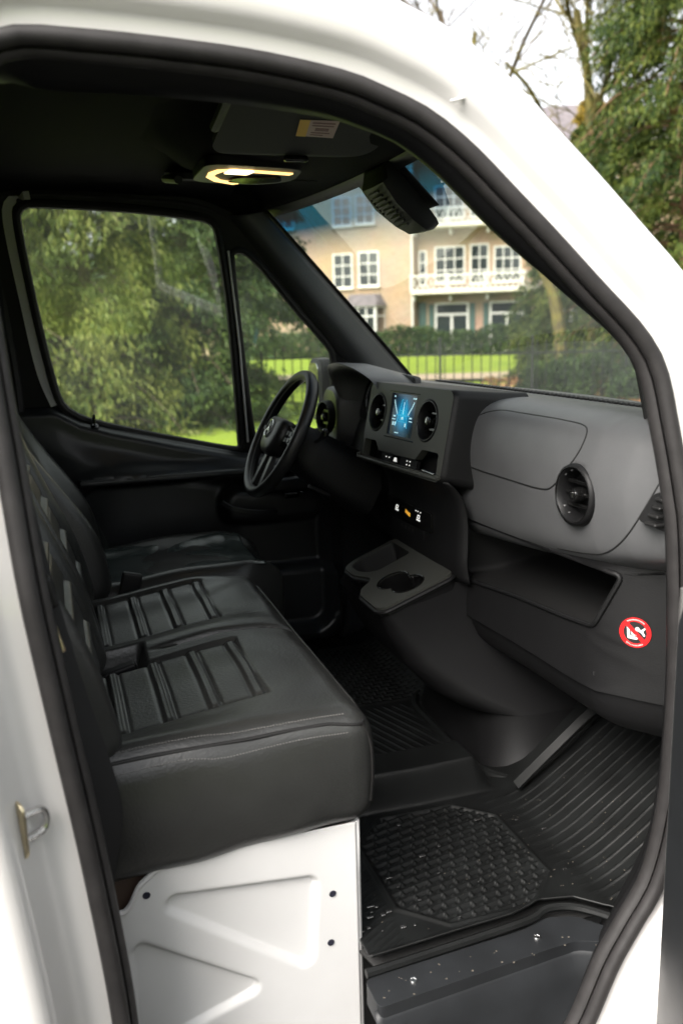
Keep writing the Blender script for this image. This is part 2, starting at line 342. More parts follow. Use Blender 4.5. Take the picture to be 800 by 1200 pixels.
# left windscreen pillar trim (driver side)
def lpil(k, q):
    # k 0 top .. 1 bottom, q 0 at the door .. 1 at the glass
    d = Vector((.125+.345*k, 1.795+.01*k, 1.335-.40*k)); g = wspt(.985, min(.99, .985-.93*k), .012)
    mid = d.lerp(g, .55)+Vector((-.012, -.035, -.005)); mid2 = d.lerp(g, .2)+Vector((0, -.03, 0))
    return Vector(cr([d, mid2, mid, g], 12)[int(round(q*11))])
mk('pillar_trim', *hfield(lpil, np.linspace(-.14, 1.05, 28), np.linspace(0, 1, 12)), DASH, van, smooth=70, solid=.004)
# passenger side pillar: closes the gap between door frame and glass
ia = [i for i in range(len(OL)) if OL[i][0] > .0 and OL[i][1] > .75]
rowsA = []
for i in ia:
    p = OL[i]; n = ON[i]; q = (p[0]+n[0]*.06, ys(p[1])+.16, p[1]+n[1]*.06)
    t = min(1, max(0, (p[1]-.78)/.60)); g = wspt(.012, t*.97, .012)
    rowsA.append([q, tuple(Vector(q).lerp(g, .5)+Vector((-.01, .02, -.01))), tuple(g)])
mk('pillar_trim', *loft(rowsA), DASH2, van, smooth=60, solid=.003)
rowsB = []
for i in ia:
    p = OL[i]; n = ON[i]; z = p[1]; q = (p[0]+n[0]*.100, ys(z)+.14, z+n[1]*.100); t = min(1, max(0, (z-.78)/.60)); g = wspt(0, t, -.002)
    rowsB.append([q, tuple(g)])
mk('pillar_skin', *loft(rowsB), PAINT, van, solid=.002)
# header above the windscreen with the overhead lamp
def hv(y): return min(.058, .16*max(0, abs(y-.98)-.17))
def hdr(y, q):
    yy = abs(y-.98)/.80; bul = .035*math.exp(-((y-.98)/.20)**2)
    g_ = wspt(min(1, max(0, (y-.24)/1.48)), .99, .004)
    pts = [(-.30, 1.496), (-.20, 1.488), (-.135-.05*bul/.035, 1.466-bul*.3), (-.085-.03*bul/.035, 1.434-bul*.55), (.02, 1.418-bul*.5), (.13, 1.414-bul*.2), (.21-.04*yy**2, 1.412), (g_.x, g_.z)]
    hv_ = hv(y); p = cr([(a, min(1.497, b+hv_*w_)) for (a, b), w_ in zip(pts, (0, .5, 1, 1, 1, 1, .6, 0))], 26)[q]
    return (p[0], y, p[1])
mk('header_panel', *hfield(lambda y, q: hdr(y, q), np.linspace(.265, 1.765, 42), range(26)), LINER, van, smooth=70, solid=.006)
lf = frame((0, 0, 1.368), (1, 0, 0), (0, -1, 0))         # faces down: u=x, v=-y
def lfp(x, y, w=0): return lf(x, -y, w)
def flatpoly(poly, z, th=.003):
    return plate(poly, [], lambda u, v, w: (u, v, z+w), th)
lo = rpoly([(-.118, .86), (.10, .90), (.12, 1.06), (.05, 1.13), (-.115, 1.10)], .05)
lampo = mk('roof_lamp', *flatpoly(lo, 1.391, .02), DASH2, van, bevel=.004)
mk('lamp_strip', *joinm(ribbon([(.085, .952, 1.389), (.0, .930, 1.389), (-.05, .918, 1.389), (-.078, .930, 1.389), (-.088, .965, 1.389), (-.085, 1.01, 1.389), (-.06, 1.06, 1.389), (-.01, 1.10, 1.389)], (0, .3, 0.0001), .018, .003)), LAMP, lampo)
mk('lamp_lens', *flatpoly(rpoly([(-.062, .905), (-.004, .917), (-.012, .965), (-.066, .955)], .008), 1.3865, .002), LAMPW, lampo)
mk('lamp_button', *flatpoly(rpoly([(-.03, 1.0), (.07, .985), (.085, 1.04), (.02, 1.08), (-.04, 1.06)], .02), 1.3855, .006), GLOSSB, lampo)
mk('corner_trim', *hfield(lambda x, q: tuple(Vector((x, 1.785, ip(x, [-.6, 0, .10, .22], [1.445, 1.438, 1.392, 1.29]))).lerp(Vector((x, 1.69, 1.478-.25*max(0, x-.10))), q)), np.linspace(-.58, .20, 24), np.linspace(0, 1, 5)), LINER, van, solid=.003)
# camera and sensor housing on the glass
def shp(s, t, o): return wspt(s, t, o)
rows = []
for t, hw, dep in ((.99-(.99-t)*.70, hw, dep) for t, hw, dep in ((.99, .075, .02), (.95, .085, .050), (.86, .082, .058), (.76, .072, .052), (.70, .062, .042), (.675, .050, .024), (.67, .035, .012))):
    prof = [(-1, .006), (-.97, dep*.7), (-.86, dep*.95), (0, dep), (.86, dep*.95), (.97, dep*.7), (1, .006)]
    rows.append([wspt(.5+hw/1.55*a, t, b) for a, b in prof])
sens = mk('sensor_housing', *loft(rows, caps=True), DASH2, van, smooth=35)
for k in range(9):
    t = .95-.0145*k
    mk('vent_slot', *tube([wspt(.5-.028, t, .0585), wspt(.5+.010, t, .0595)], .0035, 6), BLACKP, sens)
for k in range(5):
    mk('vent_hole', *lathe([(.0, -.0005), (.003, -.0005), (.003, .004)], frame(wspt(.5+.03, .93-.012*k, .058), (0, -1, 0), wspt(.5, .9)-wspt(.5, .8)), 8), BLACKP, sens)
mk('frit_patch', *hfield(lambda s, t: wspt(s, t, .004), np.linspace(.42, .62, 10), np.linspace(.82, .97, 6)), BLACKP, van, solid=.0015)
# step and sill inside the doorway
so_ = rpoly([(-.055, .165), (.255, .185), (.31, .20), (.36, .185), (.41, .125), (.44, .10), (.40, .09), (.355, .115), (.325, .128), (.27, .125), (-.055, .098)], .012)
sill = mk('sill_trim', *plate(so_, [], lambda u, v, w: (u, v, -.008-w), .04), SILLM, van, bevel=.004)
mk('sill_lip', *tube(cr([(-.05, .172, -.004), (.25, .192, .0), (.31, .207, .004), (.365, .192, .004), (.42, .135, .004), (.455, .10, .0)], 40), .008, 8), MATM, sill)
for q in ((.02, .135), (.265, .158)):
    mk('screw', *lathe([(0, -.002), (.004, -.002), (.0045, -.003), (.006, -.003), (.0068, -.0015), (.007, .003)], frame((q[0], q[1], -.008), (1, 0, 0), (0, 1, 0)), 14), CHROME, sill)
stp = []
for x in np.linspace(-.06, .46, 40):
    y0 = ip(x, [-.06, .255, .32, .355, .40, .46], [.100, .127, .130, .117, .092, .08])-.004
    stp.append([(x, y0+.012, -.02), (x, y0, -.035), (x, y0-.012, -.08), (x, y0-.022, -.17), (x, y0-.05, -.20), (x, .05, -.21)])
step = mk('step_panel', *loft(stp), SILLM, van, smooth=60, solid=.004)
mk('step_cover', *rbox((.06, .092, -.125), (.16, .008, .05), .004, rot=Matrix.Rotation(.05, 4, 'Y')), SILLM, step)
# door striker on the rear jamb
sk = frame((-.553, .036, .452), (-.55, .83, 0), (0, 0, 1))
st = mk('door_striker', *plate(rrect(0, 0, .034, .078, .014), [], lambda u, v, w: sk(u, v, w), -.004), BRASS, van, bevel=.001)
mk('striker_loop', *tube(cr([sk(-.002, .016, 0), sk(-.002, .016, -.026), sk(-.002, .013, -.036), sk(-.002, .0, -.040), sk(-.002, -.013, -.036), sk(-.002, -.016, -.026), sk(-.002, -.016, 0)], 20), .0048, 8), CHROME, st)
for q in (.028, -.028): mk('bolt', *lathe([(0, -.008), (.005, -.008), (.007, -.0045), (.007, 0)], lambda u, v, w: sk(u, v+q, w-.0) if 1 else 0, 10), BRASS, st)

# ================================================================== DRIVER DOOR
dd = thing('driver_door', 'black trimmed driver door with wide window and triangular quarter light', 'car door', (0, 1.84, -.1))
def dy(z): return 1.84-.11*max(0, z-.70)
MAINW = cr([(-.511, 1.37), (-.495, 1.412), (-.45, 1.420), (-.2, 1.410), (.01, 1.388), (.052, 1.366), (.066, 1.33), (.09, 1.15), (.104, .95), (.115, .70), (.108, .668), (.06, .672), (-.1, .712), (-.25, .752), (-.34, .78), (-.40, .808), (-.44, .85), (-.462, .95), (-.49, 1.15)], 110, closed=True)
QRT = cr([(.104, 1.262), (.116, 1.290), (.145, 1.288), (.20, 1.240), (.31, 1.110), (.415, .992), (.432, .95), (.434, .88), (.43, .76), (.40, .715), (.20, .69), (.165, .70), (.152, .74), (.140, .85), (.120, 1.05)], 80, closed=True)
FRM = rpoly([(-.60, .66), (-.63, 1.30), (-.60, 1.45), (.0, 1.445), (.12, 1.40), (.22, 1.33), (.52, .98), (.60, .86), (.62, .60)], .05)
mk('window_frame', *plate(FRM, [MAINW[::-1].tolist(), QRT[::-1].tolist()], lambda u, v, w: (u, dy(v)-.02+w, v), .035), DASH2, dd, smooth=30)
mk('painted_edge', *ribbon(cr([(-.455, dy(.85)-.0255, .842), (-.487, dy(.95)-.0255, .95), (-.513, dy(1.15)-.0255, 1.15), (-.536, dy(1.37)-.0255, 1.37), (-.520, dy(1.42)-.0255, 1.428), (-.47, dy(1.43)-.0255, 1.441)], 40), (1, 0, .3), .026, .005), PAINTIN, dd)
SG = glass('side_glass', (.93, .965, .93), 1.5, haze=.017)
def patch(loop, off, mt, name):
    V, F = plate(loop.tolist(), [], lambda u, v, w: (u, dy(v)+off+w, v), .004); return mk(name, V, F, mt, dd, smooth=0)
patch(MAINW, .008, SG, 'side_window'); patch(QRT, .008, SG, 'quarter_window')
mk('window_seal', *tube([(p[0], dy(p[1])-.024, p[1]) for p in MAINW], .013, 8, True), RUB, dd)
mk('window_seal', *tube([(p[0], dy(p[1])-.024, p[1]) for p in QRT], .011, 8, True), RUB, dd)
mk('divider_trim', *tube([(.088+.003, dy(1.28)-.037, 1.29), (.118, dy(1.0)-.037, 1.0), (.136, dy(.69)-.037, .69)], .004, 6), PAINT, dd)
# dark weather strip round the frame
mk('frame_trim', *tube(cr([(-.565, 1.80, .66), (-.56, 1.795, .9), (-.578, 1.775, 1.25), (-.56, 1.755, 1.40), (-.50, 1.752, 1.446), (-.2, 1.752, 1.440), (.03, 1.755, 1.418), (.13, 1.765, 1.352), (.2, 1.775, 1.282), (.45, 1.80, .995), (.475, 1.80, .93), (.48, 1.80, .8)], 70), .016, 8), RUB, dd)
BX = [-.60, -.46, -.43, -.39, -.30, -.10, .11, .20, .62]; BZ = [.836, .836, .818, .792, .762, .708, .655, .645, .60]
def sdrr(x, z, cx, cz, hx, hz, r):
    qx, qz = abs(x-cx)-hx+r, abs(z-cz)-hz+r
    return math.hypot(max(qx, 0), max(qz, 0))+min(max(qx, qz), 0)-r
def doorpan(x, q):
    zb = ip(x, BX, BZ); z = -.08+(zb+.08)*q; y = 1.80
    h = zb-z
    y -= .030*float(sst(.0, .02, h))*1.0                              # ledge rolls over
    y -= .035*float(sst(.05, .14, h))*float(sst(.62, .30, abs(x-.05)))  # swell below the belt
    d = sdrr(x, z, -.02, .33, .395, .265, .07); y += .045*float(sst(.012, -.018, d)) - .02*float(sst(.06, .012, d))*float(sst(-.0, .012, d))
    d2 = sdrr(x, z, .20, .49, .17, .06, .05); y -= .055*float(sst(.012, -.02, d2))
    d3 = sdrr(x, z, .0, .14, .42, .13, .06); y -= .05*float(sst(.01, -.02, d3))
    return (x, y+.0*q, z)
mk('door_panel', *hfield(doorpan, np.linspace(-.575, .62, 110), np.concatenate([np.linspace(0, .9, 70), np.linspace(.91, 1, 14)])), DOORP, dd, smooth=60, solid=.004, off=1)
mk('armrest', *joinm(rbox((-.07, 1.742, .605), (.68, .06, .022), .010, nn=(20, 3, 3)), rbox((.29, 1.735, .555), (.34, .07, .05), .016, nn=(12, 3, 3))), DOORP, dd)
mk('door_handle', *ribbon(cr([(.02, 1.700, .517), (.05, 1.685, .497), (.10, 1.68, .482), (.16, 1.685, .474), (.20, 1.70, .472)], 16), (0, 0, 1), .016, .008), DOORP, dd, bevel=.002)
mk('window_switch', *rbox((.25, 1.697, .520), (.05, .012, .018), .004), GLOSSB, dd)
mk('switch_light', *rbox((.285, 1.697, .528), (.006, .012, .004), .001), CHROME, dd)
mk('lock_pin', *lathe([(.0, -.028), (.0045, -.027), (.005, -.02), (.0045, 0), (.012, .004), (.014, .012)], frame((-.345, 1.785, .782), (1, 0, 0), (0, 1, 0)), 12), GLOSSB, dd)
# outside mirror of the driver door
rows = []
for k, (x, sx, sz) in enumerate(((.395, .0, .0), (.392, .075, .105), (.40, .088, .120), (.44, .09, .122), (.48, .07, .10), (.50, .02, .03))):
    rows.append([(x+.03, 1.985+a*sx/.11, .835+b*sz/.135) for a, b in rrect(0, 0, .18, .244, .05)])
mir = mk('mirror_housing', *loft(rows, cv=True), DASH2, dd, smooth=50)
mk('mirror_glass', *plate(rrect(0, 0, .15, .21, .04), [], lambda u, v, w: (.4195+w, 1.985+u*.8, .835+v*.9), .002), mat('mirror_silver', (.85, .87, .85), .03, metal=1), mir)
mk('mirror_arm', *rbox((.44, 1.88, .78), (.05, .12, .035), .012), DASH2, dd)
mk('door_skin', *hfield(lambda x, z: (x, 1.935-.06*max(0, z-.45), z), np.linspace(-.62, .61, 10), np.linspace(-.3, .58, 8)), PAINT, dd, solid=.003)
# trim of the pillar behind the driver door and its belt anchor
mk('pillar_trim', *hfield(lambda q, z: (-.575-.10*q, 1.785-.10*max(0, z-.75)-.025*math.sin(q*math.pi), z), np.linspace(0, 1, 8), np.linspace(-.02, 1.44, 16)), DASH2, van, smooth=60, solid=.004)

# ================================================================== PASSENGER DOOR (swung open, only its front edge shows)
pd = thing('passenger_door', 'open passenger door, only its dark front edge seen beside the doorway', 'car door', (.42, .0, -.3))
dirp = Vector((-.26, -.966, 0)); nrm = Vector((.966, -.26, 0))
def pdp(s, n, z): return Vector((.392, .005, 0))+dirp*s+nrm*n+Vector((0, 0, z))
V = []; rows = []
for z in np.linspace(-.30, .70, 12):
    k = float(sst(.64, .71, z)); rows.append([pdp(.0+.05*k, .02+.02*k, z), pdp(.015, .004+.02*k, z), pdp(.05, 0+.03*k, z), pdp(.5, -.02+.03*k, z), pdp(.93, 0+.03*k, z), pdp(.93, .10, z), pdp(.0, .10, z)])
mk('door_trim', *loft(rows, cv=True, caps=True), DOORP, pd, smooth=40)
mk('door_skin', *hfield(lambda s, z: pdp(s, .125-.04*max(0, z-.4), z), np.linspace(-.03, .96, 8), np.linspace(-.32, .72, 8)), PAINT, pd, solid=.003)
mk('edge_seal', *tube([pdp(-.004, .024, z) for z in np.linspace(-.28, .66, 12)], .011, 8), mat('seal_grey', (.10, .098, .095), .55), pd)
mk('edge_seal', *tube([pdp(-.004, .058, z) for z in np.linspace(-.28, .66, 12)], .012, 8), RUB, pd)
mk('window_frame', *plate(rpoly([(.0, .70), (.93, .70), (.95, 1.36), (.5, 1.39), (.30, 1.22)], .04), [rpoly([(.07, .74), (.88, .74), (.90, 1.31), (.52, 1.34), (.34, 1.19)], .04)[::-1]], lambda u, v, w: pdp(u, .05+w-.08*(v-.7), v), .03), PAINT, pd)
mk('side_window', *plate(rpoly([(.06, .73), (.89, .73), (.91, 1.32), (.52, 1.35), (.33, 1.2)], .04), [], lambda u, v, w: pdp(u, .062+w-.08*(v-.7), v), .004), SG, pd)

# ================================================================== DASHBOARD
db = thing('dashboard', 'dark grey van dashboard with centre screen, round vents and open lower shelf', 'dashboard', (.6, .98, .2))
def dprof(y):
    ex = ip(y, [.10, .13, .16, .22, .30, .40, .6, .85, 1.2, 1.7, 1.86], [.085, .058, .042, .020, .004, 0, -.002, -.010, -.0, .02, .05])
    zl = ip(y, [.10, .16, .35, .6, .85, 1.2, 1.86], [.645, .632, .600, .574, .556, .55, .55]); zt = ip(y, [.10, .16, .3, .6, 1.86], [-.012, -.004, 0, .0, .0])
    wx = wspt(min(1, max(0, (y-.19)/1.58)), .09)[0]+.01
    P = [(wx, .862), (.68, .874+zt), (.60, .884+zt), (.535, .887+zt), (.488+ex, .876+zt), (.457+ex, .848+zt), (.441+ex, .80+zt), (.437+ex, .75), (.443+ex, .70), (.458+ex, .64+(zl-.6)*.6), (.482+ex, .612+(zl-.6)), (.515+ex, .598+(zl-.6)), (.57+ex, .592+(zl-.6))]
    return cr(P, 60)
DYS = np.concatenate([np.linspace(.105, .46, 60), np.linspace(.48, 1.86, 50)])
DPR = {}
rows = [[(p[0], y, p[1]) for p in dprof(y)] for y in DYS]
V, F = loft(rows); VA = np.array(V)
F = [f for f in F if not (VA[list(f), 0].mean() < .52 and math.hypot(VA[list(f), 1].mean()-.345, VA[list(f), 2].mean()-.742) < .050)]
mk('dash_top', V, F, DASH, db, smooth=70, solid=.004)
def dsurf(y, z, off=0.):
    """point on the dash face at (y, z) pushed towards the cab by off"""
    P = dprof(y); k = int(np.argmax(P[:, 1])); f = P[k:k+50]; o = np.argsort(f[:, 1]); x = np.interp(z, f[o, 1], f[o, 0]); return Vector((x-off, y, z))
# airbag cover seam
ab = [(.80, .75), (.795, .80), (.77, .845), (.70, .866), (.60, .868), (.45, .868), (.36, .862), (.345, .83), (.375, .785), (.42, .745), (.47, .733), (.60, .732), (.72, .733), (.78, .738)]
mk('airbag_seam', *tube([dsurf(y, z, .0012) for y, z in cr(ab, 110, closed=True)], .0022, 6, True), BLACKP, db)
mk('end_seam', *tube([dsurf(y, z, .001) for y, z in cr([(.150, .858), (.158, .80), (.185, .74), (.225, .685), (.28, .645), (.34, .628), (.45, .612)], 50)], .0022, 6), BLACKP, db)
# round vents
def roundvent(o, e1, e2, r, name='air_vent', nsl=3, parent=None, back=.04):
    f = frame(o, e1, e2)
    v = mk(name, *lathe([(r*1.17, .016), (r*1.15, .008), (r*1.12, .002), (r*1.10, -.004), (r*1.0, -.006), (r*.93, -.002), (r*.88, .010), (r*.86, back*.85), (0, back)], f, 32), DASH2, parent or db, smooth=60)
    mk('vent_ring', *lathe([(r*.965, -.0035), (r*.985, -.0062), (r*1.005, -.0062), (r*1.02, -.0035)], f, 32), GLOSSB, v, smooth=60)
    for k in range(nsl):
        b = (k-(nsl-1)/2)*r*.42; hw = math.sqrt(max(.0001, (r*.86)**2-b*b))
        V, F = plate([(-hw, b-.0035), (hw, b-.0035), (hw, b+.0035), (-hw, b+.0035)], [], f, back*.45)
        V = [Vector(q)-(f(0, 0, 0)-f(0, 0, 1))*back*.3 for q in V]; mk('vent_slat', V, F, GLOSSB, v, smooth=0, bevel=.0015)
    mk('vent_knob', *lathe([(0, -.006), (r*.2, -.005), (r*.26, .0), (r*.26, .02)], f, 16), GLOSSB, v)
    mk('vent_mark', *plate(rrect(0, 0, r*.10, r*.22, r*.03), [], lambda u, v_, w: f(u, v_, w-.0075), .002), CHROME, v)
    return v
roundvent(dsurf(.345, .742, .003), (.04, -1, 0), (.02, 0, 1), .052, back=.036)
# side window demister grille at the end of the dash
gr = frame(dsurf(.152, .745, .010), (.55, -1, 0), (.02, .0, 1))
g = mk('demister_grille', *plate(rpoly([(-.035, -.02), (-.008, .030), (.012, .032), (.025, .0), (.025, -.030), (.012, -.034)], .008), [], gr, .012), DASH2, db, bevel=.002)
for k in range(4):
    zz = -.022+.014*k; mk('grille_slot', *rbox(tuple(gr(-.002+.0025*k, zz, .0005)), (.030-.004*k, .030-.004*k, .006), .0025), BLACKP, g)
# defroster strip on top
mk('defroster_vent', *joinm(*[rbox((.70+.02*math.cos((y-.98)*1.6), y, .877), (.022, .012, .006), .002) for y in np.linspace(.40, 1.56, 60)]), BLACKP, db)
# ---- centre panel
PO = Vector((.358, .990, .804)); pa, pt = .093, .197
E1 = Vector((math.sin(pa), -math.cos(pa), 0)); N0 = Vector((-math.cos(pa), -math.sin(pa), 0)); E2 = Vector((0, 0, 1))*math.cos(pt)-N0*math.sin(pt)
pf = frame(PO, E1, E2)
W2, H2 = .432, .212
face = rrect(0, 0, W2, H2, .022)
vl, vr = (-.155, .029), (.113, .029)
scr_hole = rrect(-.020, .031, .134, .106, .004); row_hole = rpoly([(-.205, -.045), (-.14, -.045), (-.115, -.068), (.085, -.068), (.112, -.040), (.19, -.040), (.195, -.092), (-.205, -.092)], .006, 3)
cp = mk('centre_panel', *plate(face, [circ(*vl, .050, 32)[::-1], circ(*vr, .050, 32)[::-1], scr_hole[::-1], row_hole[::-1]], pf, .02), PANEL, db, bevel=.002, smooth=30)
rows = []
for dx, sc, w_ in ((0, 0, -.0005), (.006, 1, .004), (.010, 1, .012), (.014, 1, .03), (.035, 1, .10), (.06, 1, .16)):
    rows.append([pf(u+math.copysign(dx, u) if abs(u) > .18 else u*(1+dx/.2), v+(dx*.35 if v > 0 else -dx*.2), w_) for u, v in rrect(0, 0, W2, H2, .022)])
mk('panel_surround', *loft(rows, cv=True), DASH2, db, smooth=60)
for c in (vl, vr):
    roundvent(pf(c[0], c[1], .004), E1, E2, .047)
mk('panel_back', *plate(rrect(0, 0, W2-.01, H2-.01, .02), [], lambda u, v, w: pf(u, v, .045+w), .01), BLACKP, db)
# screen
SM = bpy.data.materials.new('screen_glow'); SM.use_nodes = True; n = SM.node_tree.nodes; l = SM.node_tree.links; b = n['Principled BSDF']
tc = n.new('ShaderNodeTexCoord'); mp = n.new('ShaderNodeMapping'); mp.inputs['Scale'].default_value = (2.2, 1.5, 1); mp.inputs['Location'].default_value = (-1.1, -.78, 0)
gd = n.new('ShaderNodeTexGradient'); gd.gradient_type = 'SPHERICAL'; rp = n.new('ShaderNodeValToRGB')
l.new(tc.outputs['UV'], mp.inputs[0]); l.new(mp.outputs[0], gd.inputs[0]); l.new(gd.outputs[0], rp.inputs[0])
for pos, c in ((0, (.002, .006, .012, 1)), (.35, (.003, .05, .10, 1)), (.7, (.004, .22, .42, 1)), (1, (.02, .5, .75, 1))):
    e = rp.color_ramp.elements.new(pos) if pos not in (0, 1) else rp.color_ramp.elements[0 if pos == 0 else -1]; e.color = c
l.new(rp.outputs[0], b.inputs['Emission Color']); b.inputs['Emission Strength'].default_value = .24; b.inputs['Base Color'].default_value = (.004, .004, .005, 1); b.inputs['Roughness'].default_value = .15
scr = mk('touch_screen', *plate(rrect(-.020, .031, .134, .106, .003), [], lambda u, v, w: pf(u, v, .004+w), .008), SM, db, smooth=0)
uv = scr.data.uv_layers.new(name='UVMap')
for lp in scr.data.loops:
    q = scr.data.vertices[lp.vertex_index].co+wl(db)-PO; uv.data[lp.index].uv = ((q.dot(E1)+.087)/.134, (q.dot(E2)+.022)/.106)
def scrp(u, v, w=0): return pf(-.020+u, .031+v, .0032+w)
def sbar(u, v, a, b_): return plate([(u-a/2, v-b_/2), (u+a/2, v-b_/2), (u+a/2, v+b_/2), (u-a/2, v+b_/2)], [], scrp, .0005)
mk('screen_icons', *joinm(*[sbar(*q) for q in ((-.055, .045, .006, .004), (.045, .045, .004, .004), (.055, .045, .008, .004), (-.045, -.012, .016, .0022), (.045, -.012, .016, .0022), (-.043, -.004, .012, .0035), (.043, -.004, .012, .0035),
     (-.046, -.023, .006, .009), (-.034, -.023, .008, .009), (.02, -.023, .006, .009), (-.02, -.045, .02, .0025), (.0, .018, .0022, .03), (.0, -.007, .009, .006))],
     *[ribbon([scrp(sx*(.038+.016*math.sin(a)), .014+.02*a, -.0005) for a in np.linspace(-.6, 1.1, 8)], E1, .003, .0004) for sx in (-1, 1)]), SCRW, scr, kind='stuff')
mk('screen_lines', *joinm(*[sbar(*q) for q in ((0, .0, .07, .0016), (.0, -.016, .04, .0016), (0, .012, .034, .0016))], *[ribbon([scrp(sx*.010, .04, -.0004), scrp(sx*.03, -.03, -.0004)], E1, .002, .0003) for sx in (-1, 1)]), SCRC, scr)
mk('trim_line', *tube([pf(-.095, -.028, .0), pf(.062, -.028, .0)], .0014, 6), GLOSSB, cp); mk('trim_line', *tube([pf(-.10, .088, .0), pf(.06, .088, .0)], .001, 6), GLOSSB, cp)
# switch row below the screen
mk('switch_bar', *plate(rrect(-.015, -.081, .19, .022, .003), [], lambda u, v, w: pf(u, v, .010+w), .01), DASH2, cp)
mk('hazard_button', *plate(rrect(-.025, -.080, .034, .018, .003), [], lambda u, v, w: pf(u, v, .006+w), .01), GLOSSB, cp)
mk('hazard_mark', *plate([(-.034, -.086), (-.016, -.086), (-.020, -.076), (-.030, -.076)], [], lambda u, v, w: pf(u, v, .005+w), .001), ICONW, cp)
for q in ((-.085, -.080), (-.068, -.080), (.03, -.077), (.045, -.077), (.03, -.086), (.045, -.086)):
    mk('button_mark', *plate(rrect(*q, .005, .003, .001, 2), [], lambda u, v, w: pf(u, v, .0095+w), .001), ICONW, cp)
mk('panel_ledge', *tube(cr([pf(-.212, -.088, -.003), pf(-.205, -.098, -.004), pf(.19, -.098, -.004), pf(.200, -.092, -.003)], 30), .004, 8), PANEL, cp)
mk('cubby_lip', *rbox(tuple(pf(.155, -.088, .004)), (.012, .065, .005), .002), CHROME, cp)
# ---- stack below the panel down to the tray
STK = [(.352, .702), (.372, .685), (.392, .655), (.402, .615), (.404, .56), (.402, .50), (.41, .455)]
rows = []
for y in np.linspace(.76, 1.26, 14):
    k = abs(y-1.01)/.25; rows.append([(p[0]+.02*k**6, y, p[1]) for p in cr(STK, 20)])
mk('stack_face', *loft(rows), DASH2, db, smooth=60, solid=.004)
sf = frame((.396, 1.06, .573), (.0, -1, 0), (.03, 0, 1))
sw = mk('switch_panel', *plate(rrect(0, 0, .30, .05, .006), [], sf, .012), GLOSSB, db, bevel=.002)
mk('socket_strip', *plate(rrect(.0, -.042, .20, .022, .005), [], lambda u, v, w: sf(u, v, w+.002), .012), DASH2, sw, bevel=.002)
for u in (-.04, -.015, .01, .035): mk('socket', *plate(rrect(u, -.042, .014, .010, .003), [], lambda a, b_, w: sf(a, b_, w+.0012), .004), BLACKP, sw)
for u, M_ in ((-.075, ICONW), (.072, ICONW)):
    mk('seat_heat_icon', *joinm(plate([(u-.012, -.008), (u+.010, -.008), (u+.012, -.004), (u-.011, -.004)], [], lambda a, b_, w: sf(a, b_, w-.0008), .001), plate([(u-.010, -.002), (u+.006, -.002), (u+.010, .008), (u-.004, .008)], [[(u-.005, 0), (u+.004, 0), (u+.006, .006), (u-.001, .006)][::-1]], lambda a, b_, w: sf(a, b_, w-.0008), .001)), M_, sw)
mk('amber_icon', *joinm(*[plate(rrect(u, v, .006, .010, .001, 2), [], lambda a, b_, w: sf(a, b_, w-.0008), .001) for u, v in ((-.012, .002), (-.003, .0), (.006, -.002), (.014, -.003))]), ICONA, sw)
for u in (.055, .068, .085): mk('button_mark', *plate(rrect(u, .016, .005, .003, .001, 2), [], lambda a, b_, w: sf(a, b_, w-.0008), .001), ICONW, sw)
# ---- console tray with compartment and cup holders
tf = frame((.325, .985, .447), (0, -1, 0), (.93, 0, .36))    # u towards passenger, v forward/up
tray_out = rpoly([(-.19, .085), (.178, .085), (.186, .07), (.180, -.10), (.16, -.116), (.045, -.116), (.015, -.10), (.0, -.07), (-.02, -.06), (-.09, -.085), (-.165, -.085), (-.185, -.05)], .018)
comp = rpoly([(-.172, .070), (-.045, .070), (-.040, -.03), (-.065, -.055), (-.10, -.068), (-.155, -.068), (-.168, -.04)], .014)
cc = [np.array([.062, -.028]), np.array([.122, -.012])]; cups = []
for k_, c_ in enumerate(cc):
    for a in np.linspace(0, 2*math.pi, 40, endpoint=False):
        p_ = c_+.041*np.array([math.cos(a), math.sin(a)])
        if np.linalg.norm(p_-cc[1-k_]) > .041: cups.append(tuple(p_))
cm = (cc[0]+cc[1])/2; cups.sort(key=lambda p_: math.atan2(p_[1]-cm[1], p_[0]-cm[0]))
tr_ = mk('console_tray', *plate(tray_out, [comp[::-1], cups[::-1]], tf, .022), PANEL, db, bevel=.003, smooth=30)
tr_.data.materials[0] = mat('tray_panel', (.034, .035, .031), .45, .4, bump=.1, bscale=500)
def pocket(loop, d, taper=.9):
    c = np.mean(loop, 0); rows = [[tf(*(c+(np.array(p)-c)*k), w) for p in loop] for k, w in ((1.0, .004), (taper+.04, d*.6), (taper, d))]
    V, F = loft(rows, cv=True); F = list(F)+[tuple(2*len(loop)+i for i in range(len(loop)))]; return V, F
mk('tray_compartment', *pocket(comp, .075), BLACKP, tr_); mk('cup_holder', *pocket(cups, .07), GLOSSB, tr_)
rs_ = [[tf(p[0]*k_, p[1]*k_+.004, w_) for p in tray_out] for k_, w_ in ((.995, .018), (.985, .035), (.95, .062), (.85, .085))]
mk('tray_skirt', *loft(rs_, cv=True), DASH2, tr_, smooth=60)
mk('tray_edge', *tube([tf(p[0]*1.012, p[1]*1.012-.0, .012) for p in tray_out], .006, 8, True), DASH2, tr_)
mk('cup_clip', *rbox(tuple(tf(.086, .012, .016)), (.010, .014, .03), .004), GLOSSB, tr_)
mk('cup_rim', *tube([tf(p[0], p[1], -.0005) for p in cups], .0022, 6, True), GLOSSB, tr_)
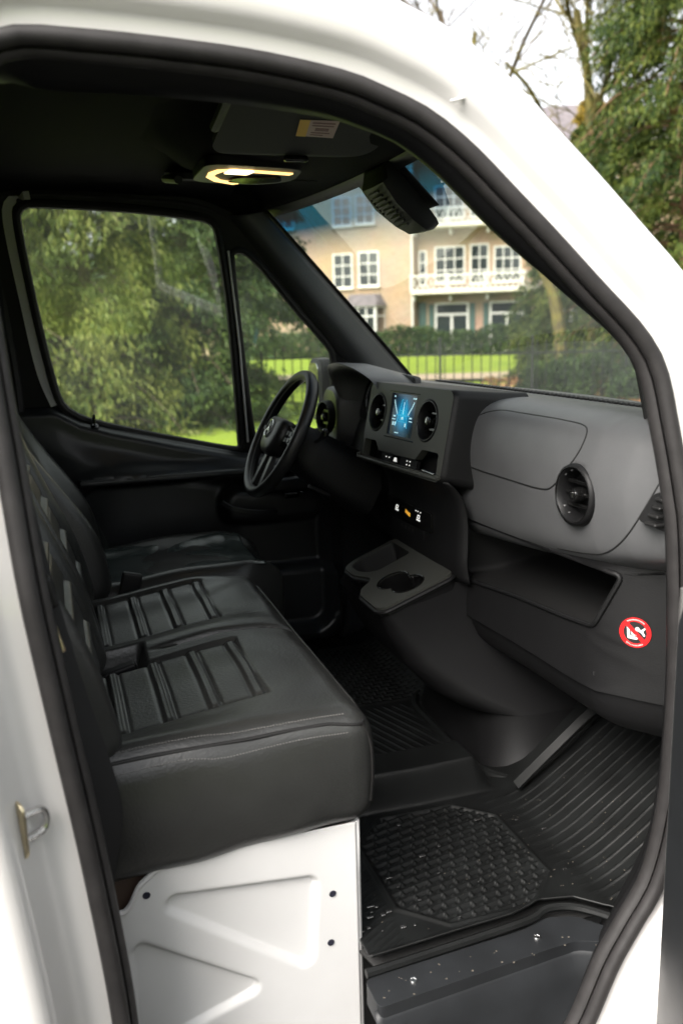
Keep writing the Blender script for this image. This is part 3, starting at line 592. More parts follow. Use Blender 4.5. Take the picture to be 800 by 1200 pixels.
# ---- column below the tray
def ring(xc, yc, sx, sy, z, r, tilt=0.): return [(xc+u, yc+v, z+tilt*u) for u, v in rrect(0, 0, sx, sy, r, 6)]
RG = [ring(.345, .985, .235, .36, .425, .03, .37), ring(.37, .98, .25, .36, .38, .04, .34), ring(.435, .970, .30, .39, .30, .06, .28), ring(.53, .955, .36, .45, .215, .09, .16), ring(.60, .945, .37, .50, .155, .11, .06), ring(.64, .94, .38, .52, .137, .12, .0)]
mk('console_column', *loft(RG, cv=True), DASH2, db, smooth=70)
RG = [ring(.645, .935, .376, .516, .140, .12, .0), ring(.645, .93, .378, .53, .07, .13), ring(.645, .92, .395, .57, .02, .14), ring(.645, .915, .42, .60, -.02, .15)]
mk('column_base', *loft(RG, cv=True), DASH2, db, smooth=70)
mk('base_rim', *tube([(x, y, .004) for x, y in rrect(.66, .915, .47, .63, .17, 8)], .012, 8, True), MATM, db)
mk('base_strip', *ribbon(cr([(.455, .575, .030), (.543, .56, .115), (.651, .56, .195), (.752, .56, .245), (.85, .56, .31)], 20), (-.2, .8, .35), .022, .014), MATM, db, bevel=.002)
mk('insulation_flap', *hfield(lambda a, c: (.675+.03*a+.006*math.sin(9*c), .60-.01*a, .215+.05*c+.01*math.sin(7*a)), np.linspace(0, 1, 6), np.linspace(0, 1, 6)), mat('foam_tan', (.32, .20, .08), .9, bump=.4, bscale=60, var=.3, vscale=30), db, solid=.006)
# ---- passenger lower dash with the open shelf
def lowf(y): return ip(y, [.10, .14, .2, .275, .31, .6, .87], [.635, .603, .556, .496, .476, .468, .45])
def lf2(u, v, w=0): return Vector((lowf(u)+(.56-v)*-.10+w, u, v))
shelf_hole = rpoly([(.275, .60), (.315, .492), (.40, .484), (.60, .472), (.80, .456), (.845, .458), (.835, .60)], .018)
dens = lambda loop, n: cr(loop, n, closed=True).tolist()
HL = cr(shelf_hole, 90, closed=True); hc0 = np.array([.565, .53])
def outr(p):
    d = p-hc0; t = min((.88-hc0[0])/d[0] if d[0] > 1e-6 else 9e9, (.11-hc0[0])/d[0] if d[0] < -1e-6 else 9e9, (.665-hc0[1])/d[1] if d[1] > 1e-6 else 9e9, (.37-hc0[1])/d[1] if d[1] < -1e-6 else 9e9)
    return hc0+d*t
OR_ = np.array([outr(p) for p in HL]); rr_ = [HL*(1-q)+OR_*q for q in (0, .03, .15, .3, .45, .6, .75, .88, 1.)]
ld = mk('lower_dash', *loft([[lf2(p[0], p[1], .012) for p in HL]]+[[lf2(p[0], p[1]) for p in r_] for r_ in rr_], cv=True), DASH2, db, smooth=50)
mk('shelf_lip', *tube([lf2(p[0], p[1], -.001) for p in shelf_hole], .0055, 8, True), DASH2, ld)
c0 = np.mean(shelf_hole, 0)
V, F = loft([[lf2(p[0], p[1], .005) for p in shelf_hole], [lf2(p[0], p[1], .10) for p in shelf_hole], [lf2(p[0]*.97+.02, max(p[1], .49), .24) for p in shelf_hole]], cv=True)
mk('shelf_pocket', V, list(F)+[tuple(2*len(shelf_hole)+i for i in range(len(shelf_hole)))], BLACKP, ld)
rows = []
for y in np.linspace(.11, .88, 36):
    x0 = lowf(y)-.016; rows.append([(p[0], y, p[1]) for p in cr([(x0+.006, .405), (x0+.010, .36), (x0+.03, .31), (x0+.09, .275), (x0+.16, .27), (x0+.28, .29), (x0+.40, .32)], 18)])
mk('knee_panel', *loft(rows), DASH2, db, smooth=70, solid=.004)
# warning sticker: no rear facing child seat
wf = frame(lf2(.247, .497, -.003), (.80, -1, 0), (0, 0, 1))
stk = mk('warning_sticker', *plate(circ(0, 0, .0285, 36), [], wf, .001), BLACKP, db, smooth=0)
def wfo(u, v, w=0): return wf(u*1.07, v*1.07, w-.0008)
mk('sticker_ring', *plate(circ(0, 0, .0268, 40), [circ(0, 0, .0195, 40)[::-1]], wfo, .0004), RED, stk, smooth=0)
def wf2(u, v, w=0): return wf(u*1.07, v*1.07, w-.0013)
mk('sticker_bar', *plate([(-.0165, .011), (-.0115, .016), (.0165, -.011), (.0115, -.016)], [], wf2, .0003), RED, stk, smooth=0)
mk('sticker_print', *joinm(*[plate([(.0232*math.cos(a-.03), .0232*math.sin(a-.03)), (.0245*math.cos(a), .0245*math.sin(a)), (.0232*math.cos(a+.03), .0232*math.sin(a+.03)), (.0215*math.cos(a), .0215*math.sin(a))], [], wf2, .0003) for a in list(np.linspace(.9, 2.2, 14))+list(np.linspace(4.1, 5.3, 12))]), WHITE, stk, smooth=0, kind='stuff')
mk('seat_pictogram', *joinm(plate(rpoly([(-.0145, .010), (-.0105, .010), (-.0085, -.006), (.005, -.0085), (.004, -.0125), (-.0125, -.0115)], .0015), [], wfo, .0004), plate(rpoly([(-.0075, .002), (-.002, -.003), (.003, -.004), (.003, -.0065), (-.006, -.0045)], .001), [], wf2, .0004)), WHITE, stk, smooth=0)
mk('airbag_pictogram', *joinm(plate(circ(.0035, .0065, .0036, 14), [], wfo, .0004), plate([(.006, .007), (.010, .0055), (.0155, .0105), (.0172, .0088), (.0132, .0035), (.0168, -.0035), (.0148, -.0052), (.0098, .0008), (.0065, .002)], [], wfo, .0004)), WHITE, stk, smooth=0)
# ---- instrument hood and driver side of the dash
arch = [(y-.045, z) for y, z in ((1.205, .84), (1.21, .885), (1.24, .915), (1.33, .938), (1.42, .948), (1.50, .950), (1.585, .937), (1.615, .905), (1.62, .84))]
A1 = cr(arch, 30); ac = np.array([1.365, .86])
rows = []
for x, k, dz in ((.347, .955, -.008), (.333, .985, 0), (.331, 1.0, .0), (.340, 1.01, 0), (.42, 1.01, -.006), (.50, 1.0, -.028), (.60, .99, -.07)):
    rows.append([(x+.05*(1-min(1, (v-.84)/.11)), ac[0]+(u-ac[0])*k, ac[1]+(v-ac[1])*k+dz) for u, v in A1])
inner = [[(x+.05*(1-min(1, (v-.84)/.11)), ac[0]+(u-ac[0])*k, ac[1]+(v-ac[1])*k+dz) for u, v in A1] for x, k, dz in ((.50, .86, -.04), (.42, .90, -.022))]
mk('instrument_hood', *loft(inner+rows), DASH, db, smooth=60)
cf = frame((.455, 1.365, .848), (0, -1, 0), (.30, 0, 1))
ic = mk('instrument_display', *plate(rrect(0, 0, .37, .15, .03), [], cf, .02), GLOSSB, db, bevel=.003)
for u in (-.10, .10): mk('gauge_ring', *lathe([(.052, .001), (.055, -.003), (.058, .001)], lambda a, b_, w: cf(a+u, b_, w), 24), CHROME, ic)
rows = []
for y in np.linspace(1.20, 1.80, 20):
    k = math.exp(-((y-1.40)/.13)**2); rows.append([(p[0]-.02*k, y, p[1]) for p in cr([(.50, .80), (.46, .775), (.435, .72), (.43, .64), (.44, .56), (.47, .48), (.53, .40), (.62, .33)], 24)])
mk('knee_panel', *loft(rows), DASH2, db, smooth=70, solid=.004)
rows = [[(x, y, z) for y, z in rrect(1.655, .775, sy, sz, .05)] for x, sy, sz in ((.46, .17, .20), (.385, .155, .18), (.375, .14, .165), (.38, .12, .14))]
V, F = loft(rows, cv=True); k = len(rows[0]); mk('vent_pod', V, list(F)+[tuple(3*k+i for i in range(k))], DASH, db, smooth=50)
roundvent((.350, 1.64, .775), (.15, -1, 0), (.1, 0, 1), .046, back=.022)
# ---- steering column with stalk
WC = Vector((.144, 1.394, .761)); WD = Vector((.47, 0, .88)); WU = Vector((.183, 0, .341)).normalized(); WN = Vector((-WU.z, 0, WU.x))    # normal towards driver
wfr = frame(WC, (0, -1, 0), WU)
rows = [[wfr(u, v, w_) for u, v in rrect(0, dv, sx, sy, rr_, 5)] for w_, sx, sy, rr_, dv in ((.035, .09, .09, .04, 0), (.05, .12, .13, .045, -.01), (.12, .13, .15, .05, -.02), (.20, .15, .17, .05, -.03), (.32, .17, .18, .05, -.03))]
mk('steering_column', *loft(rows, cv=True, caps=True), DASH2, db, smooth=50)
stl = tube(cr([wfr(.05, .02, .09), wfr(.10, .035, .085), wfr(.16, .045, .07), wfr(.185, .05, .062)], 14), [.008]*6+[.009]*4+[.012]*4, 8, flat=.6)
mk('gear_stalk', *stl, GLOSSB, db)
mk('gear_stalk', *tube(cr([wfr(-.05, .02, .09), wfr(-.12, .03, .08), wfr(-.18, .04, .07)], 10), .009, 8), GLOSSB, db)
mk('stalk_tip', *rbox(tuple(wfr(.192, .052, .058)), (.014, .02, .022), .005), GLOSSB, db)
mk('release_lever', *rbox(tuple(wfr(.055, -.10, .16)), (.07, .018, .012), .004, rot=Matrix.Rotation(.5, 4, 'Y')), DASH2, db)
mk('pedal', *rbox((.60, 1.33, .14), (.02, .07, .10), .008, rot=Matrix.Rotation(-.5, 4, 'Y')), DASH2, db); mk('pedal', *rbox((.62, 1.47, .16), (.02, .09, .07), .008, rot=Matrix.Rotation(-.5, 4, 'Y')), DASH2, db)

# ================================================================== STEERING WHEEL
sw_ = thing('steering_wheel', 'black leather three spoke steering wheel with round emblem on its hub', 'steering wheel', tuple(WC))
R0 = .184
rim = [wfr(R0*math.cos(a), R0*math.sin(a)*.985, 0) for a in np.linspace(0, 2*math.pi, 72, endpoint=False)]
def wtube(path, a_, b_, seg=12):
    rows = []; n = len(path)
    for i in range(n):
        t = (path[(i+1) % n]-path[i-1]).normalized(); u = WN; v = t.cross(u)
        rows.append([path[i]+u*a_*math.cos(2*math.pi*k/seg)+v*b_*math.sin(2*math.pi*k/seg) for k in range(seg)])
    return loft(rows, cu=True, cv=True)
mk('rim', *wtube(rim, .0185, .0145), WHEELM, sw_, smooth=70)
mk('rim_seam', *tube([wfr((R0-.0135)*math.cos(a), (R0-.0135)*math.sin(a)*.985, -.006) for a in np.linspace(0, 2*math.pi, 72, endpoint=False)], .0013, 5, True), mat('seam_grey', (.12, .12, .12), .5), sw_)
rows = [[wfr(u*s, v*s*.95-.004, w_) for u, v in rpoly([(-.075, .05), (.075, .05), (.082, -.01), (.05, -.07), (-.05, -.07), (-.082, -.01)], .035)] for w_, s in ((.03, .8), (.01, .98), (-.008, 1.0), (-.022, .93), (-.030, .75), (-.033, .4), (-.034, .05))]
mk('hub', *loft(rows, cv=True), WHEELM, sw_, smooth=60)
for sgn in (-1, 1):
    V, F = plate(rpoly([(sgn*.06, .035), (sgn*.12, .022), (sgn*.176, .028), (sgn*.178, -.022), (sgn*.12, -.018), (sgn*.06, -.035)], .006) if sgn > 0 else rpoly([(sgn*.06, .035), (sgn*.12, .022), (sgn*.176, .028), (sgn*.178, -.022), (sgn*.12, -.018), (sgn*.06, -.035)], .006)[::-1], [], lambda u, v, w: wfr(u, v, w-.006), .018)
    sp = mk('spoke', V, F, GLOSSB, sw_, bevel=.003)
    for q in ((.098, .010), (.098, -.010), (.128, .010), (.128, -.008), (.15, .0)): mk('button', *plate(rrect(sgn*q[0], q[1], .020, .012, .003), [], lambda u, v, w: wfr(u, v, w-.0085), .003), PANEL, sp)
for u in (-.028, .028):
    V, F = plate(rpoly([(u-.012, -.05), (u+.012, -.05), (u*1.5+.010, -.176), (u*1.5-.010, -.176)], .004), [], lambda a, b_, w: wfr(a, b_, w-.003), .014); mk('spoke', V, F, WHEELM, sw_, bevel=.003)
em = mk('hub_emblem', *tube([wfr(.026*math.cos(a), .026*math.sin(a)+.002, -.036) for a in np.linspace(0, 2*math.pi, 32, endpoint=False)], .0024, 6, True), CHROME, sw_)
star = []
for k in range(3):
    a = math.pi/2+2*math.pi*k/3; b_ = a+math.pi/3
    star += [(.025*math.cos(a), .025*math.sin(a)+.002), (.0045*math.cos(b_), .0045*math.sin(b_)+.002)]
mk('emblem_star', *plate(star, [], lambda u, v, w: wfr(u, v, w-.038), .003), CHROME, em)

# ================================================================== BENCH SEAT
bs = thing('bench_seat', 'black leather double passenger bench on a white pressed metal box', 'seat', (-.25, .69, -.02))
BY0, BY1 = .235, 1.145
def benchdisp(V):
    V = V.copy(); x = V[:, 0]-.255; y = V[:, 1]+(BY0+BY1)/2; top = sst(.0, .085, V[:, 2])
    h = np.zeros(len(V))
    h += -.034*sst(-.14, -.46, x)                                       # cushion falls to the back
    h += .006*np.exp(-((x+.10)/.10)**2)-.006*sst(-.05, 0.0, x)
    h += .030*np.exp(-((y-.270)/.060)**2)*sst(-.12, -.42, x)          # outer bolster
    h += .014*np.exp(-((y-.735)/.050)**2)*sst(.0, -.20, x)
    h += .016*np.exp(-((y-1.115)/.05)**2)*sst(-.05, -.2, x)
    for (a, b) in ((.372, .655), (.815, 1.085)):
        m_ = sst(a-.004, a+.004, y)*sst(b+.004, b-.004, y)
        zone = sst(a-.012, a+.004, y)*sst(b+.012, b-.004, y)*sst(-.142, -.156, x)
        h -= .005*zone
        edge = np.minimum(np.minimum(abs(y-a), abs(y-b)), 1)
        h -= .003*np.exp(-(edge/.0045)**2)*sst(-.14, -.16, x)
        for xr in (-.165, -.243, -.320, -.400):
            h += m_*(.0060*np.exp(-((x-xr)/.0078)**2)-.0032*np.exp(-((x-xr-.0118)/.0032)**2)-.0032*np.exp(-((x-xr+.0118)/.0032)**2)-.0035*np.exp(-((x-xr)/.0022)**2))
        h += .006*zone*np.exp(-((y-(a+b)/2)/.09)**2)
    c = .700-.02*sst(-.1, 0, x)
    h -= .010*np.exp(-((y-c)/.006)**2)*sst(-.34, -.25, x)               # joint between the two places
    h -= .004*np.exp(-((y-.808)/.005)**2)*sst(-.05, -.1, x)
    h -= .050*sst(.052, .036, abs(y-.70))*sst(-.325, -.345, x)          # buckle well
    h += .0022*np.sin(x*34+3*np.sin(y*9))*np.sin(y*23)*sst(-.3, -.05, x)
    V[:, 2] += h*top
    low = sst(.02, -.08, V[:, 2]); V[:, 2] += low*(.026*sst(-.15, .22, V[:, 0])-.016)
    side = sst(.3, .455, abs(V[:, 1])); V[:, 1] += np.sign(V[:, 1])*.017*side*np.cos(V[:, 2]*14)*np.cos((V[:, 0])*4)
    cr_ = np.sin(V[:, 0]*21+V[:, 2]*30+2*np.sin(V[:, 0]*9))*.0012+np.sin(V[:, 0]*47-V[:, 2]*38)*.0007*sst(.05, -.09, V[:, 2])+.0016*np.sin(V[:, 0]*13+1)*np.cos(V[:, 2]*22)
    V[:, 1] += np.sign(V[:, 1])*side*cr_*1.3
    V[:, 0] += .010*sst(.18, .25, V[:, 0])*np.cos(V[:, 2]*14)
    return V
V, F = rbox((-.255, (BY0+BY1)/2, .327), (.50, BY1-BY0, .215), .042, nn=(150, 190, 12), disp=benchdisp)
cush = mk('seat_cushion', V, F, LEATH, bs, smooth=70)
# piping follows the real cushion surface
CV = np.array(V)
def topz(x, y):
    d = (CV[:, 0]-x)**2+(CV[:, 1]-y)**2; s = np.where(d < d.min()+3e-5)[0]; return CV[s, 2].max()
def pick(m_, sc):
    i_ = np.where(m_)[0]; return tuple(CV[i_[np.argmax(sc[i_])]])
pp = [pick((abs(CV[:, 0]-x) < .006) & (CV[:, 1] < BY0+.06) & (CV[:, 2] > .32), CV[:, 2]-CV[:, 1]) for x in np.linspace(-.46, -.05, 24)]
sm = lambda L_: [tuple(p) for p in np.stack([np.convolve(np.pad(np.array(L_)[:, k_], 4, mode='edge'), np.ones(9)/9, 'valid') for k_ in range(3)], 1)]
pp = sm(pp)
corner = [pick((CV[:, 2] > .32) & (CV[:, 1] < BY0+.1), CV[:, 2]-CV[:, 1]+CV[:, 0])]
fp = [pick((abs(CV[:, 1]-y) < .006) & (CV[:, 0] > -.06) & (CV[:, 2] > .32), CV[:, 2]+CV[:, 0]) for y in np.linspace(BY0+.05, BY1-.05, 36)]
fp = sm(fp)
vp = [pick((abs(CV[:, 2]-z) < .012) & (CV[:, 1] < BY0+.1) & (CV[:, 0] > -.1), CV[:, 0]-CV[:, 1]) for z in np.linspace(.40, .25, 9)]
mk('piping', *tube(cr(pp[::2]+corner+fp[::2], 140), .0032, 8), LEATHS, cush)
mk('piping', *tube(cr(corner+vp[1::2], 40), .003, 8), LEATHS, cush)
mk('seam_line', *tube(cr([(p[0]-.012, p[1]-.0035, p[2]) for p in corner+vp[1::2]], 40), .0016, 6), BLACKP, cush)
stt = []; sa = []; sb_ = []
for k in range(80):
    x = -.455+.40*k/79; z = ip(x, [p[0] for p in pp], [p[2] for p in pp]); nr = abs(CV[:, 0]-x) < .006
    a = pick(nr & (CV[:, 1] < BY0+.05) & (abs(CV[:, 2]-z+.012) < .007), -CV[:, 1]); b_ = pick(nr & (abs(CV[:, 1]-ip(x, [p[0] for p in pp], [p[1] for p in pp])-.010) < .006) & (CV[:, 2] > .32), CV[:, 2])
    sa.append(a); sb_.append(b_)
sa = sm(sm(sa)); sb_ = sm(sm(sb_))
for k in range(80):
    x = -.455+.40*k/79; a = sa[k]; b_ = sb_[k]
    stt.append(tube([(x, a[1]-.0006, a[2]), (x+.0028, a[1]-.0006, a[2])], .0009, 5)); stt.append(tube([(x, b_[1]-.0003, b_[2]+.0004), (x+.0028, b_[1]-.0003, b_[2]+.0004)], .0009, 5))
s_ = mk('stitching', *joinm(*stt), STITCH, cush, kind='stuff')
# backrests: two places, ribbed
def backdisp(lat):
    def f(V):
        V = V.copy(); fr_ = sst(.02, .06, V[:, 0]); y = V[:, 1]; z = V[:, 2]; h = np.zeros(len(V))
        h += .022*sst(.13, .21, abs(y)); 
        for zr in (-.22, -.135, -.05, .035, .12): h += sst(.15, .14, abs(y))*(.007*np.exp(-((z-zr)/.0075)**2)-.006*np.exp(-((z-zr-.0125)/.0035)**2)-.006*np.exp(-((z-zr+.0125)/.0035)**2))
        h -= .006*np.exp(-((abs(y)-.15)/.005)**2); h += .02*np.exp(-((z+.18)/.16)**2)-.03*sst(.18, .36, z)
        V[:, 0] += h*fr_; V[:, 1] *= 1-.10*sst(.1, .36, z)
        return V
    return f
RB = Matrix.Rotation(-.30, 4, 'Y')
for yc in (.462, .918):
    br = mk('backrest', *rbox((-.585, yc, .71), (.13, .452, .70), .05, nn=(5, 60, 110), disp=backdisp(0), rot=RB), LEATH, bs, smooth=70)
    hr = mk('headrest', *rbox((-.745, yc, 1.17), (.10, .27, .19), .045, nn=(5, 14, 12), rot=RB), LEATH, bs, smooth=70)
    for d in (-.06, .06): mk('headrest_post', *tube([(-.70, yc+d, 1.02), (-.735, yc+d, 1.12)], .006, 8), CHROME, hr)
mk('belt_buckle', *rbox((-.385, .70, .385), (.075, .030, .02), .006, rot=Matrix.Rotation(-.25, 4, 'Y')), DASH2, bs)
# pressed metal box
def sdtri(px, pz, T):
    d = 1e9; ins = True
    for i in range(3):
        a, b = np.array(T[i]), np.array(T[(i+1) % 3]); e = b-a; q = np.array([px, pz])-a; t = min(1, max(0, q.dot(e)/e.dot(e))); d = min(d, np.linalg.norm(q-e*t)); 
        if e[0]*q[1]-e[1]*q[0] < 0: ins = False
    return -d if ins else d
def ccw(T): return T if (T[1][0]-T[0][0])*(T[2][1]-T[0][1])-(T[1][1]-T[0][1])*(T[2][0]-T[0][0]) > 0 else T[::-1]
T1 = ccw([(-.345, .150), (-.125, .130), (-.135, -.005)]); T2 = ccw([(-.405, .075), (-.235, -.038), (-.41, -.095)]); T3 = ccw([(-.33, -.10), (-.15, -.07), (-.15, -.115)])
def boxf(x, z):
    y = .25
    for T in (T1, T2): d = sdtri(x, z, T)-.016; y += .013*float(sst(.005, -.005, d))
    y += .03*float(sst(-.045, -.030, x))**2*0
    return (x, y, z)
xs = np.linspace(-.47, -.036, 130); zs = np.linspace(-.135, .232, 110)
def boxtop(x): return ip(x, [-.47, -.425, -.415, -.40, -.37, -.33, -.04], [.155, .158, .17, .20, .222, .232, .232])
sb = mk('seat_box', *hfield(lambda x, q: boxf(x, -.27+(boxtop(x)+.27)*q), xs, np.linspace(0, 1, 150)), PAINTIN, bs, smooth=60, solid=.0025, off=1)
mk('box_flange', *tube([(x, .249, boxtop(x)-.002) for x in np.linspace(-.47, -.33, 30)], .005, 8), PAINTIN, sb)
mk('box_front', *joinm(hfield(lambda y, z: (-.030, y, z), np.linspace(.258, 1.12, 6), np.linspace(-.27, .232, 6)), loft([[(-.036-.0+.008*math.sin(a), .258-.008*math.cos(a), z) for a in np.linspace(0, math.pi/2, 6)] for z in np.linspace(-.27, .232, 6)])), PAINTIN, sb, solid=.002)
mk('box_bracket', *box((-.50, .262, .10), (-.36, .268, .26)), BROWN, sb)
mk('bracket_hole', *lathe([(0, -.001), (.010, -.001), (.011, .002)], frame((-.452, .261, .196), (1, 0, 0), (0, 0, 1)), 16), PAINTIN, sb)
for q in ((-.391, .179), (-.082, .106), (-.088, .012)):
    mk('bolt_hole', *lathe([(0, -.0002), (.0046, -.0002), (.0050, -.0012), (.0064, .0)], frame((q[0], .2462, q[1]), (1, 0, 0), (0, 0, 1)), 14), HOLE, sb)

# ================================================================== DRIVER SEAT
ds = thing('driver_seat', 'single driver seat with glossy protective cover, beyond the bench', 'seat', (-.15, 1.44, -.02))
def drvdisp(V):
    V = V.copy(); top = sst(.0, .07, V[:, 2]); x, y = V[:, 0], V[:, 1]
    h = .030*np.exp(-((abs(y)-.20)/.05)**2)-.02*sst(.0, -.2, x)-.02*sst(.15, .25, x)
    h += .0012*np.sin(y*40+3*np.sin(x*9))*sst(.2, .1, abs(y))
    V[:, 2] += h*top; V[:, 1] *= 1-.16*sst(.12, .26, x); return V
dcu = mk('seat_cushion', *rbox((-.155, 1.445, .315), (.53, .49, .19), .06, nn=(70, 60, 8), disp=drvdisp), LEATH, ds, smooth=70)
V, F = hfield(lambda x, y: (x, y, .413+.0018*math.sin((y-1.44)*60+5*math.sin(x*16))*math.sin(x*11)+.0022*math.sin(x*22+y*40)*math.exp(-((x+.05)/.12)**2)-.022*ip(x, [-.4, -.1, .0, .12], [.9, .2, 0, .75])+.022*math.exp(-((abs(y-1.445)-.185)/.05)**2)), np.linspace(-.36, .055, 60), np.linspace(1.245, 1.645, 60))
mk('protective_cover', V, F, LEATHD, ds, smooth=70, solid=.0015)
def dback(V):
    V = V.copy(); fr_ = sst(.0, .06, V[:, 0]); y, z = V[:, 1], V[:, 2]
    V[:, 0] += fr_*(.055*sst(.12, .22, abs(y))*np.exp(-((z+.16)/.26)**2)+.02*np.exp(-((z+.2)/.15)**2)); V[:, 1] *= 1-.20*sst(.05, .36, z); return V
mk('backrest', *rbox((-.585, 1.445, .665), (.15, .50, .72), .055, nn=(5, 40, 50), disp=dback, rot=Matrix.Rotation(-.37, 4, 'Y')), LEATH, ds, smooth=70)
mk('headrest', *rbox((-.815, 1.445, 1.12), (.10, .27, .19), .045, nn=(5, 14, 12), rot=RB), LEATH, ds, smooth=70)
mk('seat_base', *box((-.40, 1.24, -.02), (.02, 1.65, .225)), DARK, ds)
mk('belt_buckle', *rbox((-.318, 1.17, .425), (.05, .022, .075), .006, rot=Matrix.Rotation(.25, 4, 'Y')), DASH2, ds)
mk('buckle_stalk', *tube([(-.36, 1.18, .28), (-.325, 1.17, .39)], .010, 8), DASH2, ds)

# ================================================================== SEAT BELTS
b1 = thing('seat_belt', 'black passenger seat belt hanging behind the doorway seal beside the bench', 'seat belt', (-.48, .20, .2))
mk('webbing', *ribbon(cr([(-.555, .22, 1.12), (-.52, .20, .80), (-.487, .185, .60), (-.455, .18, .45), (-.443, .185, .36), (-.455, .20, .28), (-.47, .21, .20)], 40), (.75, .25, .1), .052, .002), BELT, b1)
tg = mk('belt_tongue', *rbox((-.487, .17, .655), (.012, .012, .05), .003, rot=Matrix.Rotation(-.25, 4, 'Y')), BRASS, b1)
mk('tongue_grip', *rbox((-.497, .178, .715), (.03, .02, .045), .006, rot=Matrix.Rotation(-.2, 4, 'Y')), DASH2, b1)
b2 = thing('seat_belt', 'driver seat belt strap running down from the far pillar past the driver backrest', 'seat belt', (-.6, 1.7, .3))
mk('webbing', *ribbon(cr([(-.64, 1.70, 1.20), (-.585, 1.68, .86), (-.52, 1.685, .72), (-.44, 1.69, .58), (-.36, 1.70, .42), (-.34, 1.70, .25)], 40), (.7, -.6, .3), .05, .002), mat('belt_reflection_teal', (.05, .058, .056), .6, .3, bump=.4, bscale=700), b2)  # grey-teal reflections painted into the webbing colour
mk('belt_anchor', *rbox((-.64, 1.715, 1.22), (.05, .03, .09), .01), DASH2, b2)

# ================================================================== SUN VISORS
def visor(y0, y1, label):
    v = thing('sun_visor', label, 'sun visor', (0, (y0+y1)/2, 1.39))
    f = lambda u, t, w=0: Vector((u, t, 1.405+hv(t)+w))
    V, F = plate(rpoly([(-.125, y0+.02), (.0, y0), (.20, y0+.02), (.225, y0+.06), (.215, y1-.04), (.17, y1), (-.09, y1), (-.12, y1-.04)], .03), [], f, .014)
    b_ = mk('visor_board', V, F, mat('visor_vinyl', (.03, .03, .028), .75, .3, bump=.3, bscale=700), v, bevel=.004)
    mk('visor_rod', *tube(cr([(-.132, y, 1.403+hv(y)) for y in np.linspace(y0+.03, y0+.26, 4)], 10), .010, 8), DASH2, v)
    mk('visor_clip', *rbox((.06, y1-.01, 1.398+hv(y1)), (.05, .016, .012), .004), GLOSSB, v)
    return v, f
v1, f1 = visor(.42, .83, 'passenger sun visor with yellow and white warning label')
lz = 1.4058
def lab(poly, dz, M_, nm, par): return mk(nm, *plate(poly, [], lambda u, v, w: (u, v, 1.4035+hv(v)-(dz-.012)+w), .0006), M_, par, smooth=0)
q4 = [(.018, .63), (.095, .63), (.107, .713), (.030, .707)]
def bl(a, b): return ((1-a)*(1-b)*np.array(q4[0])+a*(1-b)*np.array(q4[1])+a*b*np.array(q4[2])+(1-a)*b*np.array(q4[3])).tolist()
def bq(a0, a1, b0, b1_): return [bl(a0, b0), bl(a1, b0), bl(a1, b1_), bl(a0, b1_)]
wl_ = lab(bq(0, 1, 0, 1), 0.012, LABEL, 'warning_label', v1)
lab(bq(0, .26, 0, 1), .0127, YEL, 'label_band', v1)
for q in (bq(.34, .92, .12, .18), bq(.34, .9, .28, .33), bq(.45, .8, .45, .6), bq(.36, .86, .7, .75), bq(.36, .7, .84, .88)): lab(q, .0127, INK, 'label_print', v1)
visor(1.14, 1.56, 'plain driver sun visor folded against the header beyond the lamp')

# ================================================================== FLOOR MAT
xs = np.concatenate([np.linspace(-.034, .40, 190), np.linspace(.4025, .92, 130)]); yv = np.linspace(.186, 1.72, 620)
X, Y = np.meshgrid(xs, yv, indexing='ij')
tq = np.maximum(0, X-.43); Z = .70*(np.sqrt(tq**2+.05**2)-.05)+np.maximum(0, X-.80)*.7
# right-hand outline: follow the sill, leave its curved front corner free
edge = np.interp(X, [-.06, .24, .31, .37, .43, .50, .92], [.186, .205, .222, .208, .150, .135, .135]); 
Yr = edge+(Y-.186)*(1.72-edge)/(1.72-.186)
pad = lambda x0, x1, y0, y1, c: np.minimum(np.minimum(x1-X, X-x0), np.minimum(np.minimum(y1-Yr, Yr-y0), ((np.minimum(x1-X, X-x0)+np.minimum(y1-Yr, Yr-y0))-c)/1.41))
H = np.zeros_like(X)
D = pad(.055, .375, .225, .595, .075)
def weave(Xq, Yq):
    a = .031; b = .0235
    u = Xq/a; v = (Yq+.012*np.sin(Xq*30)*0)/b; row = np.floor(v); uu = (u+.5*(row % 2)) % 1; vv = v % 1
    return np.maximum(np.exp(-((vv-.5)/.13)**2), .8*np.exp(-((uu-.5)/.10)**2)*sst(.0, .1, vv))
inp = sst(.004, .010, D)
H += inp*(.0058*weave(X*.97+Yr*.22, Yr*.97-X*.22)-.003)
H += .0035*np.exp(-(D/.005)**2)
# driver-side pad
D2 = np.minimum(np.minimum(.52-X, X-.20), np.minimum(1.62-Yr, Yr-1.16)); i2 = sst(.004, .010, D2)
H += i2*(.0055*weave(X, Yr)-.003)+.005*np.exp(-(D2/.006)**2)
# long ridges forward of the pad, running fore and aft, fanning
ph = (Yr+.10*np.maximum(0, .46-X)**1.2*2.2-.02*(X-.4))/.026
rid = np.exp(-(((ph % 1)-.5)/.065)**2)
H += .0036*rid*sst(.385, .41, X+.10*(Yr-.4))*sst(.62, .58, Yr)*sst(-.004, -.012, D)
# fine lines on the rear strip and in the middle
H += .002*np.exp(-((((Yr-.6*X)/.016) % 1-.5)/.12)**2)*sst(.045, .03, X)*sst(.19, .21, Yr)*sst(.6, .56, Yr)
H += .0028*np.exp(-((((X+.35*Yr)/.026) % 1-.5)/.12)**2)*sst(.80, .82, Yr)*sst(1.14, 1.12, Yr)*sst(.05, .12, X)*sst(.5, .46, X)
